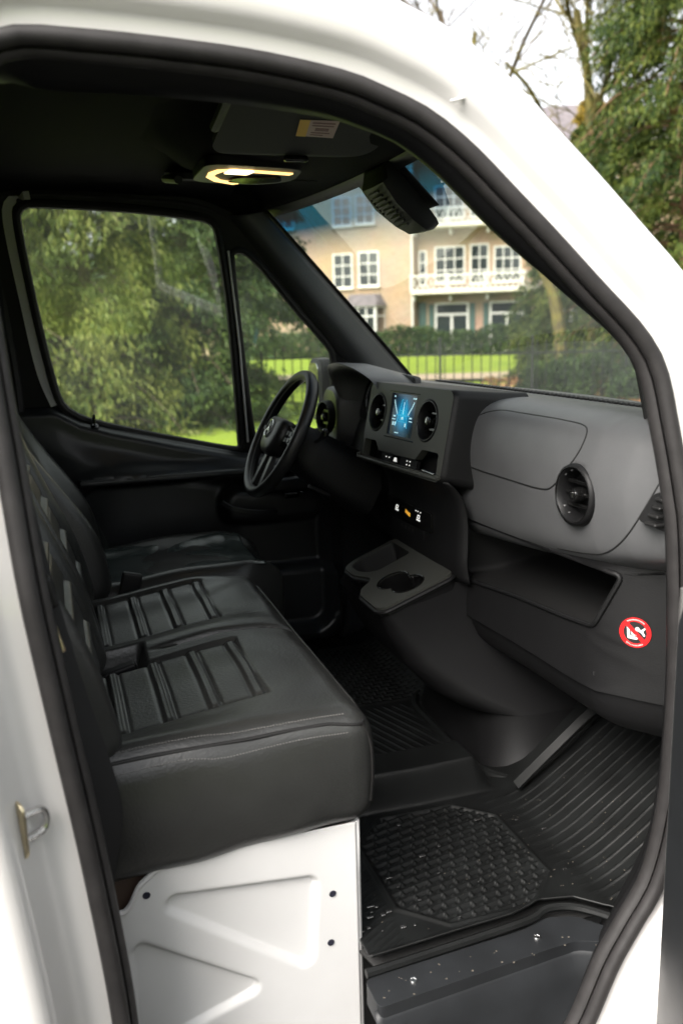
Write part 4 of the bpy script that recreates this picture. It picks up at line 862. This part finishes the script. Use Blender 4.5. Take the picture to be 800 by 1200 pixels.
# tunnel hump
hx = (X-.225)/.185; hy = (Yr-.690)/.060
H += .078*sst(1.12, .82, abs(hx))*sst(1.25, .70, abs(hy))
H += .012*np.exp(-((Yr-edge)/.010)**2)
H += .0012*np.sin(X*23+2)*np.sin(Yr*17)
P = np.stack([X, Yr, Z+H+.004], -1); nu, nv = X.shape
idx = np.arange(nu*nv).reshape(nu, nv); Fq = np.stack([idx[:-1, :-1], idx[1:, :-1], idx[1:, 1:], idx[:-1, 1:]], -1).reshape(-1, 4)
fm = mkfast('floor_mat', P.reshape(-1, 3), Fq, MATM, smooth=True)
tag(fm, 'black ribbed rubber floor mat with woven pad pattern in the footwell', 'floor mat')
s = fm.modifiers.new('solid', 'SOLIDIFY'); s.thickness = .004; s.offset = -1
# water drops lying on the mat
drp = []
for k in range(46):
    if k < 22: x, y = random.uniform(-.04, .05), random.uniform(.24, .42)
    elif k < 34: x, y = random.uniform(.05, .36), random.uniform(.22, .6)
    else: x, y = random.uniform(.40, .66), random.uniform(.22, .5)
    r = random.uniform(.0015, .0045); z = np.interp(x, [0, .5, .92], [.006, .006, .29])
    drp.append(rbox((x, y, z), (r*2*random.uniform(1, 2.2), r*2, r*1.1), r*.54, n=2))
gr_ = []
for k in range(170):
    x, y = (random.uniform(.38, .80), random.uniform(.18, .55)) if k % 3 else (random.uniform(-.03, .40), random.uniform(.21, .62))
    z = .70*(math.sqrt(max(0, x-.43)**2+.0025)-.05)+random.uniform(.0045, .0075); r = random.uniform(.0004, .0009)
    gr_.append(box((x-r, y-r*random.uniform(.6, 1.6), z-r*.5), (x+r*random.uniform(.6, 1.5), y+r, z+r*.6)))
for k in range(24):
    x, y = random.uniform(-.04, .40), random.uniform(.105, .16); r = random.uniform(.0005, .0014); gr_.append(box((x-r, y-r, -.0085), (x+r*1.4, y+r, -.0074)))
gt = mk('grit', *joinm(*gr_), mat('grit_sand', (.10, .088, .07), .9), None, smooth=0, kind='stuff'); tag(gt, 'light grit and crumbs scattered over mat and door sill', 'grit')
wd = mk('water_drops', *joinm(*drp), mat('water_film', (.02, .02, .02), .03, 1.0), None, kind='stuff'); tag(wd, 'scattered water drops lying on the rubber floor mat', 'water drops')

# ================================================================== OUTDOORS
CX, CY = -.4626, -1.0526
def pol(deg, d, z=GZ): a = math.radians(deg); return Vector((CX+d*math.sin(a), CY+d*math.cos(a), z))
def gmat(name, c1, c2, scale, rough=.95, bump=0, bs=40):
    return mat(name, c1, rough, .2, col2=c2, vscale=scale, bump=bump, bscale=bs)
GRASS = gmat('lawn_grass', (.13, .19, .016), (.19, .25, .026), 1.2, bump=.6, bs=60)
ASPH = mat('asphalt', (.055, .054, .052), .9, .3, bump=.5, bscale=120, var=.2, vscale=3)
PATHM = mat('path_gravel', (.34, .27, .19), .95, .2, bump=.4, bscale=90, var=.15, vscale=4)
KERB = mat('kerb_stone', (.30, .29, .27), .9, .2, var=.15, vscale=5)
LEAFLIT = mat('leaf_litter_soil', (.16, .085, .04), .95, .1, col2=(.10, .075, .03), vscale=6, bump=.6, bscale=40)
g = mk('ground', *hfield(lambda x, y: (x, y, GZ-.03), np.linspace(-260, 300, 8), np.linspace(-260, 300, 8)), GRASS, None, kind='structure')
mk('road', *box((-120, -5.5, GZ-.2), (140, 3.6, GZ-.004)), ASPH, None, kind='structure')
mk('kerb', *box((-120, 3.6, GZ-.2), (140, 3.75, GZ+.11)), KERB, None, kind='structure', bevel=.015)
mk('pavement', *box((-120, 3.754, GZ-.2), (140, 6.2, GZ+.105)), mat('paving', (.26, .25, .23), .9, .2, var=.12, vscale=2), None, kind='structure')
# lawn with gentle relief
lx, ly = np.meshgrid(np.linspace(-60, 90, 120), np.linspace(6.25, 85, 90), indexing='ij')
lz_ = GZ+.05*np.sin(lx*.21)*np.cos(ly*.17)+.02*np.sin(lx*1.1+ly*.7)+.03
V = np.stack([lx, ly, lz_], -1).reshape(-1, 3); k = np.arange(lx.size).reshape(lx.shape)
lw = mkfast('lawn', V, np.stack([k[:-1, :-1], k[1:, :-1], k[1:, 1:], k[:-1, 1:]], -1).reshape(-1, 4), GRASS, smooth=True, kind='structure')
pth = cr([pol(5, 30), pol(14, 27.5), pol(22, 26), pol(30, 26.5), pol(40, 30), pol(50, 36)], 50)
mk('garden_path', *loft([[(p[0]-.5*math.sin(.4)*1.6, p[1]-1.3, GZ+.105), (p[0], p[1], GZ+.12), (p[0]+.3, p[1]+1.3, GZ+.105)] for p in pth]), PATHM, None, kind='structure')
lp = [pol(b, d, GZ+.07+.03*math.sin(b*3)) for b, d in ((28, 16.5), (30, 15.5), (34, 15.2), (40, 15.6), (46, 17), (46, 24), (40, 25.5), (34, 25), (30, 23), (28, 20))]
mk('planting_bed', [tuple(p) for p in lp]+[tuple(pol(36, 19.5, GZ+.16))], [(i, (i+1) % 10, 10) for i in range(10)], LEAFLIT, None, kind='structure')

# ---------------- foliage
def leafmat(name, c1, c2, c3=None, trans=.25):
    M = bpy.data.materials.new(name); M.use_nodes = True; n = M.node_tree.nodes; l = M.node_tree.links; b = n['Principled BSDF']
    g = n.new('ShaderNodeNewGeometry'); tc = n.new('ShaderNodeTexCoord'); nz = n.new('ShaderNodeTexNoise'); nz.inputs['Scale'].default_value = 1.1
    l.new(tc.outputs['Object'], nz.inputs['Vector']); ad = n.new('ShaderNodeMath'); ad.operation = 'MULTIPLY_ADD'; ad.inputs[1].default_value = .45
    l.new(g.outputs['Random Per Island'], ad.inputs[0]); l.new(nz.outputs['Fac'], ad.inputs[2])
    rp = n.new('ShaderNodeValToRGB'); l.new(ad.outputs[0], rp.inputs[0]); rp.color_ramp.elements[0].position = .40; rp.color_ramp.elements[1].position = .95
    rp.color_ramp.elements[0].color = (*c1, 1); rp.color_ramp.elements[1].color = (*c2, 1)
    if c3: e = rp.color_ramp.elements.new(.66); e.color = (*c3, 1)
    l.new(rp.outputs[0], b.inputs['Base Color']); b.inputs['Roughness'].default_value = .6; b.inputs['Specular IOR Level'].default_value = .25
    t = n.new('ShaderNodeBsdfTranslucent'); l.new(rp.outputs[0], t.inputs[0]); mx = n.new('ShaderNodeMixShader'); mx.inputs[0].default_value = trans
    l.new(b.outputs[0], mx.inputs[1]); l.new(t.outputs[0], mx.inputs[2]); l.new(mx.outputs[0], n['Material Output'].inputs[0]); return M
YEWL = leafmat('weeping_leaf', (.035, .060, .012), (.20, .215, .05), (.09, .125, .024))
YEWD = leafmat('dark_leaf', (.014, .032, .010), (.075, .11, .025), (.035, .065, .016))
SPRU = leafmat('spruce_needle', (.010, .026, .007), (.12, .145, .024), (.036, .064, .012))
HEDG = leafmat('hedge_leaf', (.018, .038, .012), (.07, .11, .03), (.035, .065, .018))
YELL = leafmat('yellow_leaf', (.16, .11, .02), (.42, .30, .05), (.28, .2, .03))
BARK = mat('bark', (.115, .085, .06), .95, .1, col2=(.06, .05, .035), vscale=8, bump=.8, bscale=30)
MOSS = mat('mossy_bark', (.17, .145, .045), .95, .1, col2=(.09, .075, .04), vscale=5, bump=.8, bscale=30)
PINK = mat('pinkish_bark', (.26, .15, .10), .95, .1, col2=(.16, .09, .06), vscale=6, bump=.8, bscale=30)
def leaves(P, D, L, Wd):
    """diamond leaves at P pointing along D, half-width Wd"""
    n = len(P); r = rng.normal(size=(n, 3)); D = D/np.linalg.norm(D, axis=1)[:, None]; s = np.cross(D, r); s /= np.linalg.norm(s, axis=1)[:, None]
    L = np.asarray(L).reshape(-1, 1)*np.ones((n, 1)); Wd = np.asarray(Wd).reshape(-1, 1)*np.ones((n, 1))
    V = np.stack([P, P+D*L*.5+s*Wd, P+D*L, P+D*L*.5-s*Wd], 1).reshape(-1, 3); F = np.arange(4*n).reshape(n, 4); return V, F
def rtube(path, r, seg=6): return tube(path, r, seg)
def weeping(name, label, cat, base, h, rad, nb, per, M, trunkM=BARK, L=.16, W=.022, droop=.9, top=.12, group=None, low=.02, spr=.13, crown='crown'):
    """tree clothed to the ground with hanging sprays: boughs leave the trunk and bend down"""
    t = thing(name, label, cat, tuple(base), group)
    mk('trunk', *tube([base+Vector((.05*math.sin(k*2.), .05*math.cos(k*1.3), h*k/8)) for k in range(9)], [max(.02, .028*h*.6*(1-k/8.6)) for k in range(9)], 9), trunkM, t)
    PP, DD = [], []; bt = []
    for i in range(nb):
        f = low+(1-low)*(rng.random()**1.15); z0 = h*f; R_ = rad*((1-f)**.75*.88+top)*rng.uniform(.72, 1.12); a = rng.random()*2*math.pi
        n = 9; pts = []
        for k in range(n):
            q = k/(n-1); rr = R_*(q**.85); zz = z0+.10*R_*math.sin(q*2.4)-droop*R_*.42*q**2.2; aa = a+.25*math.sin(i)+.12*q
            pts.append(base+Vector((rr*math.cos(aa), rr*math.sin(aa), max(.05, zz))))
        if i % 2 == 0: bt.append(tube(pts, [max(.006, .03*(1-k/9.5)*R_/2.) for k in range(n)], 5))
        Pn = np.array(pts); tt = .22+.78*rng.random(per)**.7; ii = np.minimum((tt*(n-1)).astype(int), n-2); fr2 = (tt*(n-1)-ii)[:, None]
        B = Pn[ii]*(1-fr2)+Pn[ii+1]*fr2; T = Pn[ii+1]-Pn[ii]; T /= np.linalg.norm(T, axis=1)[:, None]
        sp = R_*spr*(1-.5*tt)[:, None]; off = rng.normal(size=(per, 3))*sp; off[:, 2] = -np.abs(off[:, 2])*1.5*droop+sp[:, 0]*.4
        PP.append(B+off); DD.append(T*.8+rng.normal(size=(per, 3))*.45+np.array([0, 0, -.75*droop]))
    PP = np.concatenate(PP); DD = np.concatenate(DD); PP[:, 2] = np.maximum(PP[:, 2], base.z+.03)
    mk('limbs', *joinm(*bt), trunkM, t, smooth=60)
    V, F = leaves(PP, DD, L*rng.uniform(.6, 1.4, len(PP)), W*rng.uniform(.7, 1.4, len(PP))); mkfast(crown, V, F, M, t)
    return t
weeping('weeping_conifer', 'yellow green weeping conifer filling the middle of the driver window', 'tree', pol(2.6, 15.6), 8.0, 2.0, 340, 260, YEWL, L=.13, W=.013)
weeping('weeping_conifer', 'dull green weeping conifer at the rear edge of the driver window', 'tree', pol(-4.5, 15.5), 8.5, 2.4, 260, 220, YEWL, L=.14, W=.015)
weeping('dark_evergreen', 'dark green evergreen at the front edge of the driver window', 'tree', pol(8.4, 16.4), 7.0, 2.1, 320, 240, YEWD, L=.11, W=.02, droop=.6)
weeping('dark_evergreen', 'blackish green evergreen with hanging boughs beyond the quarter light', 'tree', pol(11.6, 24), 8.5, 2.5, 260, 110, YEWD, L=.18, W=.04, droop=.6, low=.24)
weeping('tall_spruce', 'tall spruce with drooping boughs beside the white windscreen pillar', 'tree', pol(38.9, 20.5), 19, 2.9, 820, 270, SPRU, PINK, L=.13, W=.016, droop=.8, top=.14, low=.04, spr=.085)
weeping('tall_spruce', 'darker spruce seen through the passenger end of the windscreen', 'tree', pol(33.0, 25), 6.4, 2.5, 300, 220, SPRU, L=.15, W=.016, droop=.7, low=.03, spr=.09)
weeping('tall_spruce', 'spruce at the picture edge behind the tall drooping one', 'tree', pol(42.5, 27), 16, 4.0, 320, 90, YEWD, PINK, L=.3, W=.045, droop=.8, low=.04)
# bare trees
def bare(name, label, base, h, M, seed, r0=.2, lean=(0, 0), levels=4, spread=.55, first=.30):
    R_ = random.Random(seed); t = thing(name, label, 'tree', tuple(base)); trunk = []; limbs = []
    def grow(p, d, L, r, lev):
        n = 6; pts = [p]; rr = [r]; dd = d.copy()
        for k in range(n):
            dd = (dd+Vector((R_.uniform(-1, 1), R_.uniform(-1, 1), R_.uniform(-.5, .9)))*(.10 if lev == 0 else .22)).normalized()
            pts.append(pts[-1]+dd*L/n); rr.append(r*(1-.55*(k+1)/n))
        (trunk if lev == 0 else limbs).append(tube(pts, rr, 7 if lev < 2 else 4))
        if lev >= levels: return
        m_ = (7 if lev == 0 else 5 if lev < 3 else 4)
        for k in range(m_):
            q = (first+(1-first)*(k+.5)/m_) if lev == 0 else .2+.8*(k+R_.random())/m_; i = min(int(q*n), n-1); pp = pts[i].lerp(pts[i+1], q*n-i)
            a = R_.uniform(0, 2*math.pi); ax = Vector((math.cos(a), math.sin(a), R_.uniform(-.1, .5))).normalized()
            nd = (dd*(1-spread)+ax*spread*1.25).normalized(); grow(pp, nd, L*R_.uniform(.42, .66), max(.012, rr[i]*R_.uniform(.42, .6)), lev+1)
    grow(Vector(base), Vector((lean[0], lean[1], 1)).normalized(), h, r0, 0)
    mk('trunk', *joinm(*trunk), M, t, smooth=60); mk('crown', *joinm(*limbs), M, t, smooth=60); return t
bare('bare_tree', 'bare leafless tree rising above the house behind the white windscreen pillar', pol(27.0, 60), 21, BARK, 3, .42, (.02, .0), first=.30)
bare('bare_tree', 'mossy leafless tree with yellowish curved boughs beside the spruce', pol(33.8, 23), 8.5, MOSS, 11, .19, (-.03, .0), levels=4, first=.40, spread=.62)
mt_ = thing('leaning_tree', 'crooked mossy bough curving across the house balconies', 'tree', tuple(pol(32.0, 20)))
mk('trunk', *tube(cr([pol(32, 20, GZ), pol(31.4, 20, 1.2), pol(30.2, 20, 2.3), pol(28.7, 20, 2.85), pol(27.2, 20, 3.25), pol(26.1, 20, 3.7), pol(25.6, 20, 4.4), pol(25.9, 20, 5.4), pol(26.4, 20, 6.8)], 40), np.linspace(.16, .05, 40), 8), MOSS, mt_)
for p0, p1, p2, r_ in (((27.2, 3.25), (27.6, 4.1), (27.4, 5.2), .05), ((28.7, 2.85), (29.0, 3.8), (29.6, 4.6), .05), ((26.1, 3.7), (25.0, 3.9), (24.2, 4.6), .035), ((25.6, 4.4), (24.8, 5.0), (24.5, 5.9), .03), ((27.6, 4.1), (28.2, 4.5), (28.6, 5.2), .025)):
    mk('bough', *tube(cr([pol(p0[0], 20, p0[1]), pol(p1[0], 20.1, p1[1]), pol(p2[0], 20.3, p2[1])], 14), np.linspace(r_, r_*.3, 14), 6), MOSS, mt_)
weeping('yellow_shrub', 'yellow leaved tall shrub between the house roof and the spruce', 'tree', pol(33.2, 33), 9.0, 1.8, 120, 60, YELL, MOSS, L=.22, W=.05, droop=.5, low=.4)
# low shrubs in the bed behind the railing
for i, (b_, d_, s_, lab_) in enumerate(((31.2, 17.9, .75, 'round low green shrub just behind the railing, nearest the house door'), (34.0, 18.6, .95, 'round green shrub in the leafy bed, middle of three'), (37.2, 17.6, .8, 'round green shrub in the leafy bed, nearest the doorway pillar'))):
    c = pol(b_, d_); t = thing('round_shrub', lab_, 'shrub', tuple(c), 'shrubs in the leafy bed')
    n = 5000; d3 = rng.normal(size=(n, 3)); d3 /= np.linalg.norm(d3, axis=1)[:, None]; d3[:, 2] = abs(d3[:, 2]); rr = s_*(.6+.4*rng.random(n)**.4)*(1+.2*np.sin(d3[:, 0]*7+i)*np.cos(d3[:, 1]*6))
    V, F = leaves(np.array(c)+d3*rr[:, None]*np.array([1, 1, 1.1]), d3+rng.normal(size=(n, 3))*.7, .09, .022); mkfast('crown', V, F, HEDG, t)
    mk('stem', *joinm(*[tube([c, c+Vector((.3*s_*math.cos(a), .3*s_*math.sin(a), .6*s_))], .012, 5) for a in (0, 1.3, 2.6, 3.9, 5.2)]), BARK, t)
n = 2600; bb = rng.uniform(27, 46, n); dd_ = rng.uniform(15.4, 24, n); pts = np.array([pol(a, q, GZ+.09) for a, q in zip(bb, dd_)]); pts[:, 2] += rng.random(n)*.10
V, F = leaves(pts, rng.normal(size=(n, 3))*np.array([1, 1, .35]), .14, .05); fl = mkfast('fallen_leaves', V, F, leafmat('dead_leaf', (.12, .05, .02), (.34, .20, .10), (.2, .1, .045), .1), kind='stuff'); tag(fl, 'brown fallen leaves covering the bed behind the railing', 'fallen leaves')

# ---------------- iron railing
IRON = mat('iron_paint', (.012, .014, .013), .5, .4)
fc = pol(24, 17.2); fe = Vector((math.cos(math.radians(24)), -math.sin(math.radians(24)), 0))
fn = thing('iron_railing', 'black wrought iron railing with thin upright bars along the lawn', 'fence', tuple(fc), rz=math.radians(-24))
WL[fn.name] = Vector((0, 0, 0))
pk = None
V, F = joinm(tube([(0, 0, .02), (0, 0, 1.16)], .011, 6), tube([(0, 0, 1.16), (0, 0, 1.18), (0, 0, 1.24)], [.020, .018, .002], 6))
for i in range(-52, 42):
    if pk is None: pk = mk('picket', V, F, IRON, fn, local=True); o = pk
    else: o = pk.copy(); COL.objects.link(o); o.parent = fn
    o.location = (i*.172, .008*math.sin(i*1.7), .03)
for z in (.16, 1.02): mk('rail', *box((-9.2, -.008, z), (7.2, .008, z+.035)), IRON, fn, local=True)
po = None
for i in range(-5, 5):
    V, F = joinm(box((-.025, -.025, 0), (.025, .025, 1.28)), rbox((0, 0, 1.30), (.07, .07, .07), .03))
    if po is None: po = mk('post', V, F, IRON, fn, local=True); o = po
    else: o = po.copy(); COL.objects.link(o); o.parent = fn
    o.location = (i*1.72+.086, 0, .02)
# ---------------- hedge in front of the house
hc = pol(27, 44.2); hd = thing('clipped_hedge', 'low clipped green hedge along the front of the brick house', 'hedge', tuple(hc), rz=math.radians(-33)); WL[hd.name] = Vector((0, 0, 0))
n = 30000; p = np.stack([rng.uniform(-14, 14, n), rng.uniform(-.6, .6, n), rng.uniform(0, 1, n)], 1); p[:, 2] *= 1.25+.16*np.sin(p[:, 0]*1.3)+.08*np.sin(p[:, 0]*4.1); sh = rng.random(n) < .6
p[sh, 1] = np.sign(p[sh, 1])*(.55+.1*rng.random(sh.sum()))
V, F = leaves(p, rng.normal(size=(n, 3))+np.array([0, -.3, .5]), .17, .05); mkfast('foliage', V, F, HEDG, hd)
mk('stems', *joinm(*[tube([(x, 0, 0), (x+.1, .05, 1.0)], .02, 5) for x in np.linspace(-13.5, 13.5, 40)]), BARK, hd, local=True)

# ---------------- house
hz = thing('brick_house', 'three storey tan brick house with white balconies and sash windows', 'house', (17.7, 42.3, GZ), rz=math.radians(-33)); WL[hz.name] = Vector((0, 0, 0))
def brickmat():
    M = bpy.data.materials.new('tan_brick'); M.use_nodes = True; n = M.node_tree.nodes; l = M.node_tree.links; b = n['Principled BSDF']
    tc = n.new('ShaderNodeTexCoord'); mp = n.new('ShaderNodeMapping'); mp.inputs['Rotation'].default_value = (math.pi/2, 0, 0); br = n.new('ShaderNodeTexBrick')
    br.inputs['Scale'].default_value = 1.; br.inputs['Brick Width'].default_value = .22; br.inputs['Row Height'].default_value = .065; br.inputs['Mortar Size'].default_value = .007
    br.inputs['Color1'].default_value = (.42, .285, .19, 1); br.inputs['Color2'].default_value = (.35, .23, .15, 1); br.inputs['Mortar'].default_value = (.40, .33, .235, 1)
    nz = n.new('ShaderNodeTexNoise'); nz.inputs['Scale'].default_value = .7; nz.inputs['Detail'].default_value = 5; mx = n.new('ShaderNodeMix'); mx.data_type = 'RGBA'; mx.blend_type = 'MULTIPLY'; mx.inputs[0].default_value = .35
    l.new(tc.outputs['Object'], mp.inputs[0]); l.new(mp.outputs[0], br.inputs[0]); l.new(tc.outputs['Object'], nz.inputs['Vector'])
    l.new(br.outputs[0], mx.inputs[6]); l.new(nz.outputs['Color'], mx.inputs[7]); l.new(mx.outputs[2], b.inputs['Base Color']); b.inputs['Roughness'].default_value = .9; return M
BRK = brickmat(); WP = mat('window_paint', (.62, .61, .57), .5, .4); SLATE = mat('roof_slate', (.13, .115, .12), .7, .3, var=.2, vscale=3); GREENP = mat('door_green', (.03, .075, .06), .5)
PANE = mat('window_pane', (.015, .022, .022), .06, .6); STONE = mat('cream_stone', (.62, .57, .46), .8)
holes = []
def sash(x, z, w_, h_, nx=2, nz=3, y=.0, name='window', lab_=None):
    """white sash window; x,z = lower left corner; set in the wall face at depth y"""
    ox = []; bw = .075
    out = [(x, z), (x+w_, z), (x+w_, z+h_), (x, z+h_)]
    cw = (w_-bw*2-(nx-1)*.05)/nx; ch = (h_-bw*2-(nz-1)*.05)/nz
    for i in range(nx):
        for j in range(nz):
            a = x+bw+i*(cw+.05); b_ = z+bw+j*(ch+.05); ox.append([(a, b_), (a, b_+ch), (a+cw, b_+ch), (a+cw, b_)])
    f = mk(name, *plate(out, ox, lambda u, v, w: (u, y-.05+w, v), .07), WP, hz, local=True, smooth=0)
    mk('pane', *box((x+.03, y-.01, z+.03), (x+w_-.03, y+.015, z+h_-.03)), PANE, f, local=True)
    mk('sill', *box((x-.06, y-.14, z-.08), (x+w_+.06, y+.02, z-.002)), STONE, f, local=True)
    return f
mk('wall', *box((-12, 0, 0), (-.02, 9, 9.6)), BRK, hz, local=True)
mk('wall', *box((0, .55, 0), (15, 9, 9.6)), BRK, hz, local=True)
for x, z, w_, h_ in ((-4.25, 6.55, 1.0, 1.45), (-3.05, 6.6, 1.0, 1.45), (-4.3, 3.45, 1.05, 1.75), (-2.95, 3.5, 1.1, 1.75), (-7.4, 3.45, 1.05, 1.75), (-7.4, 6.55, 1.05, 1.45), (-9.4, 3.45, 1.05, 1.75)): sash(x, z, w_, h_)
# bay window with a lead roof
bx0, bx1 = -3.7, -1.55
V = [(bx0, 0, 0), (bx0+.35, -.75, 0), (bx1-.35, -.75, 0), (bx1, 0, 0)]
V = V+[(p[0], p[1], .75) for p in V]; bay = mk('bay_window', V, [(0, 1, 5, 4), (1, 2, 6, 5), (2, 3, 7, 6), (4, 5, 6, 7)], BRK, hz, local=True, smooth=0)
mk('frame', *plate([(bx0+.36, .752), (bx1-.36, .752), (bx1-.36, 2.5), (bx0+.36, 2.5)], [[(a, .9), (a, 1.95), (a+.38, 1.95), (a+.38, .9)] for a in np.linspace(bx0+.45, bx1-.83, 3)]+[[(a, 2.02), (a, 2.42), (a+.38, 2.42), (a+.38, 2.02)] for a in np.linspace(bx0+.45, bx1-.83, 3)], lambda u, v, w: (u, -.75+w, v), .08), WP, bay, local=True, smooth=0)
for a, b_ in (((bx0, 0), (bx0+.35, -.75)), ((bx1-.35, -.75), (bx1, 0))):
    A, B = Vector((*a, 0)), Vector((*b_, 0)); mk('frame', *plate([(0.02, .752), (.98, .752), (.98, 2.5), (.02, 2.5)], [[(.14, .9), (.14, 1.95), (.86, 1.95), (.86, .9)], [(.14, 2.02), (.14, 2.42), (.86, 2.42), (.86, 2.02)]], lambda u, v, w: A.lerp(B, u)+Vector((0, w*.6, v)), .08), WP, bay, local=True, smooth=0)
mk('pane', *box((bx0+.4, -.62, .76), (bx1-.4, -.05, 2.48)), PANE, bay, local=True)
mk('bay_roof', [(bx0-.1, 0, 2.5), (bx0+.3, -.86, 2.5), (bx1-.3, -.86, 2.5), (bx1+.1, 0, 2.5), (bx0+.25, 0, 3.12), (bx0+.5, -.35, 3.05), (bx1-.5, -.35, 3.05), (bx1-.25, 0, 3.12)], [(0, 1, 5, 4), (1, 2, 6, 5), (2, 3, 7, 6), (4, 5, 6, 7), (0, 3, 2, 1)], SLATE, bay, local=True, smooth=0)
# right part: loggia windows, doors, balconies with lattice
Y2 = .55
for x, z, w_, h_, nx in ((.12, 3.45, .42, 1.75, 1), (.95, 3.55, 1.55, 1.8, 3), (2.75, 3.45, .95, 1.95, 2), (3.95, 3.5, 1.35, 1.75, 3), (6.0, 3.5, 1.35, 1.75, 3), (8.2, 3.5, 1.35, 1.75, 3),
                          (.95, 6.7, 1.5, 1.6, 3), (2.75, 6.7, .95, 1.7, 2), (4.0, 6.7, 1.3, 1.6, 3), (6.2, 6.7, 1.35, 1.6, 3), (8.4, 6.7, 1.35, 1.6, 3)): sash(x, z, w_, h_, nx, 3, Y2)
for x, w_ in ((.95, 1.75), (3.75, 1.75), (7.0, 1.6)):
    d = mk('garden_door', *plate([(x, .02), (x+w_, .02), (x+w_, 2.55), (x, 2.55)], [[(x+.1, .3), (x+.1, 1.9), (x+w_/2-.06, 1.9), (x+w_/2-.06, .3)], [(x+w_/2+.06, .3), (x+w_/2+.06, 1.9), (x+w_-.1, 1.9), (x+w_-.1, .3)], [(x+.1, 2.02), (x+.1, 2.46), (x+w_-.1, 2.46), (x+w_-.1, 2.02)]], lambda u, v, w: (u, Y2-.06+w, v), .08), WP, hz, local=True, smooth=0)
    mk('pane', *box((x+.05, Y2-.02, .2), (x+w_-.05, Y2+.015, 2.5)), PANE, d, local=True)
    for sx in (-.32, w_+.04): mk('shutter', *box((x+sx, Y2-.05, .05), (x+sx+.28, Y2-.002, 2.5)), GREENP, d, local=True)
mk('shutter', *box((.1, Y2-.05, .05), (.5, Y2-.002, 2.6)), GREENP, hz, local=True)
for z0, dep in ((2.98, 1.15), (6.2, 1.0)):
    bo = mk('balcony', *box((-.12, -dep+Y2, z0), (11, Y2+.02, z0+.16)), STONE, hz, local=True, bevel=.03)
    mk('rail', *joinm(box((-.1, -dep+Y2-.02, z0+.86), (11, -dep+Y2+.09, z0+.95)), box((-.1, -dep+Y2-.01, z0+.17), (11, -dep+Y2+.08, z0+.25))), WP, bo, local=True, smooth=0)
    la = []; k = 0
    for x in np.arange(-.05, 10.9, .28):
        mid = z0+.56
        for a, b_ in (((x, z0+.25), (x+.28, z0+.86)), ((x, z0+.86), (x+.28, z0+.25))):
            la.append(tube([(a[0], -dep+Y2+.035, a[1]), (b_[0], -dep+Y2+.035, b_[1])], .022, 4))
    mk('lattice', *joinm(*la), WP, bo, local=True)
    for x in np.arange(-.08, 11, 1.85): mk('baluster', *box((x-.05, -dep+Y2-.025, z0+.162), (x+.05, -dep+Y2+.10, z0+1.0)), WP, bo, local=True)
    for x in (.0, 1.85, 3.7, 5.55): mk('bracket', *box((x-.04, -dep*.7+Y2, z0-.30), (x+.04, Y2-.003, z0-.002)), WP, bo, local=True)
mk('cornice', *box((-12.2, -.35, 9.55), (15.3, .54, 9.8)), WP, hz, local=True, bevel=.05)
rf = mk('roof', [(-12.4, -.5, 9.8), (15.4, -.5, 9.8), (15.4, 9.5, 9.8), (-12.4, 9.5, 9.8), (-9.5, 4, 12.3), (7.5, 4, 12.3)], [(0, 1, 5, 4), (1, 2, 5), (2, 3, 4, 5), (3, 0, 4), (0, 3, 2, 1)], SLATE, hz, local=True, smooth=0)
mk('chimney', *box((-6.2, 3.2, 11.5), (-5.3, 4.2, 14.3)), BRK, rf, local=True)
mk('drainpipe', *tube([(-.12, -.08, 0), (-.12, -.08, 9.5)], .05, 8), WP, hz, local=True)
# ---------------- trees on the camera's side of the street (out of view, mirrored in the glass; copies added to dim side light)
weeping('unseen_conifer', 'yellow green conifer across the street, mirrored in the driver window', 'tree', Vector((-3.2, -11.5, GZ)), 9, 2.8, 120, 70, YEWL, L=.4, W=.07)
weeping('unseen_conifer', 'dark conifer across the street, mirrored in the windscreen', 'tree', Vector((4.8, -13, GZ)), 10, 2.8, 120, 70, YEWD, L=.4, W=.07)
def copytree(t, loc, rz, label):
    c = t.copy(); COL.objects.link(c); c.location = loc; c.rotation_euler = (0, 0, rz); c['label'] = label
    for ch in t.children:
        q = ch.copy(); COL.objects.link(q); q.parent = c
src = [o for o in bpy.data.objects if o.name.startswith('unseen_conifer')]
for k, (x, y, lab_) in enumerate(((-9, -12, 'unseen conifer added to dim the side light, rearmost of the row'), (-.2, -14.5, 'tall unseen conifer added behind the viewpoint to dim the side light'), (10.5, -12.5, 'unseen conifer added to dim the side light, foremost of the row'))):
    copytree(src[k % 2], (x, y, GZ), k*1.7, lab_)
mk('sky_line_wood', *joinm(*[rbox(tuple(pol(b_, 95+10*math.sin(b_), 3)), (14, 14, 11+3*math.sin(b_*2.1)), 5, n=3) for b_ in range(-30, 75, 6)]), YEWD, None, kind='stuff')
tag(bpy.data.objects['sky_line_wood'], 'distant dark wood behind the house and lawn', 'wood')
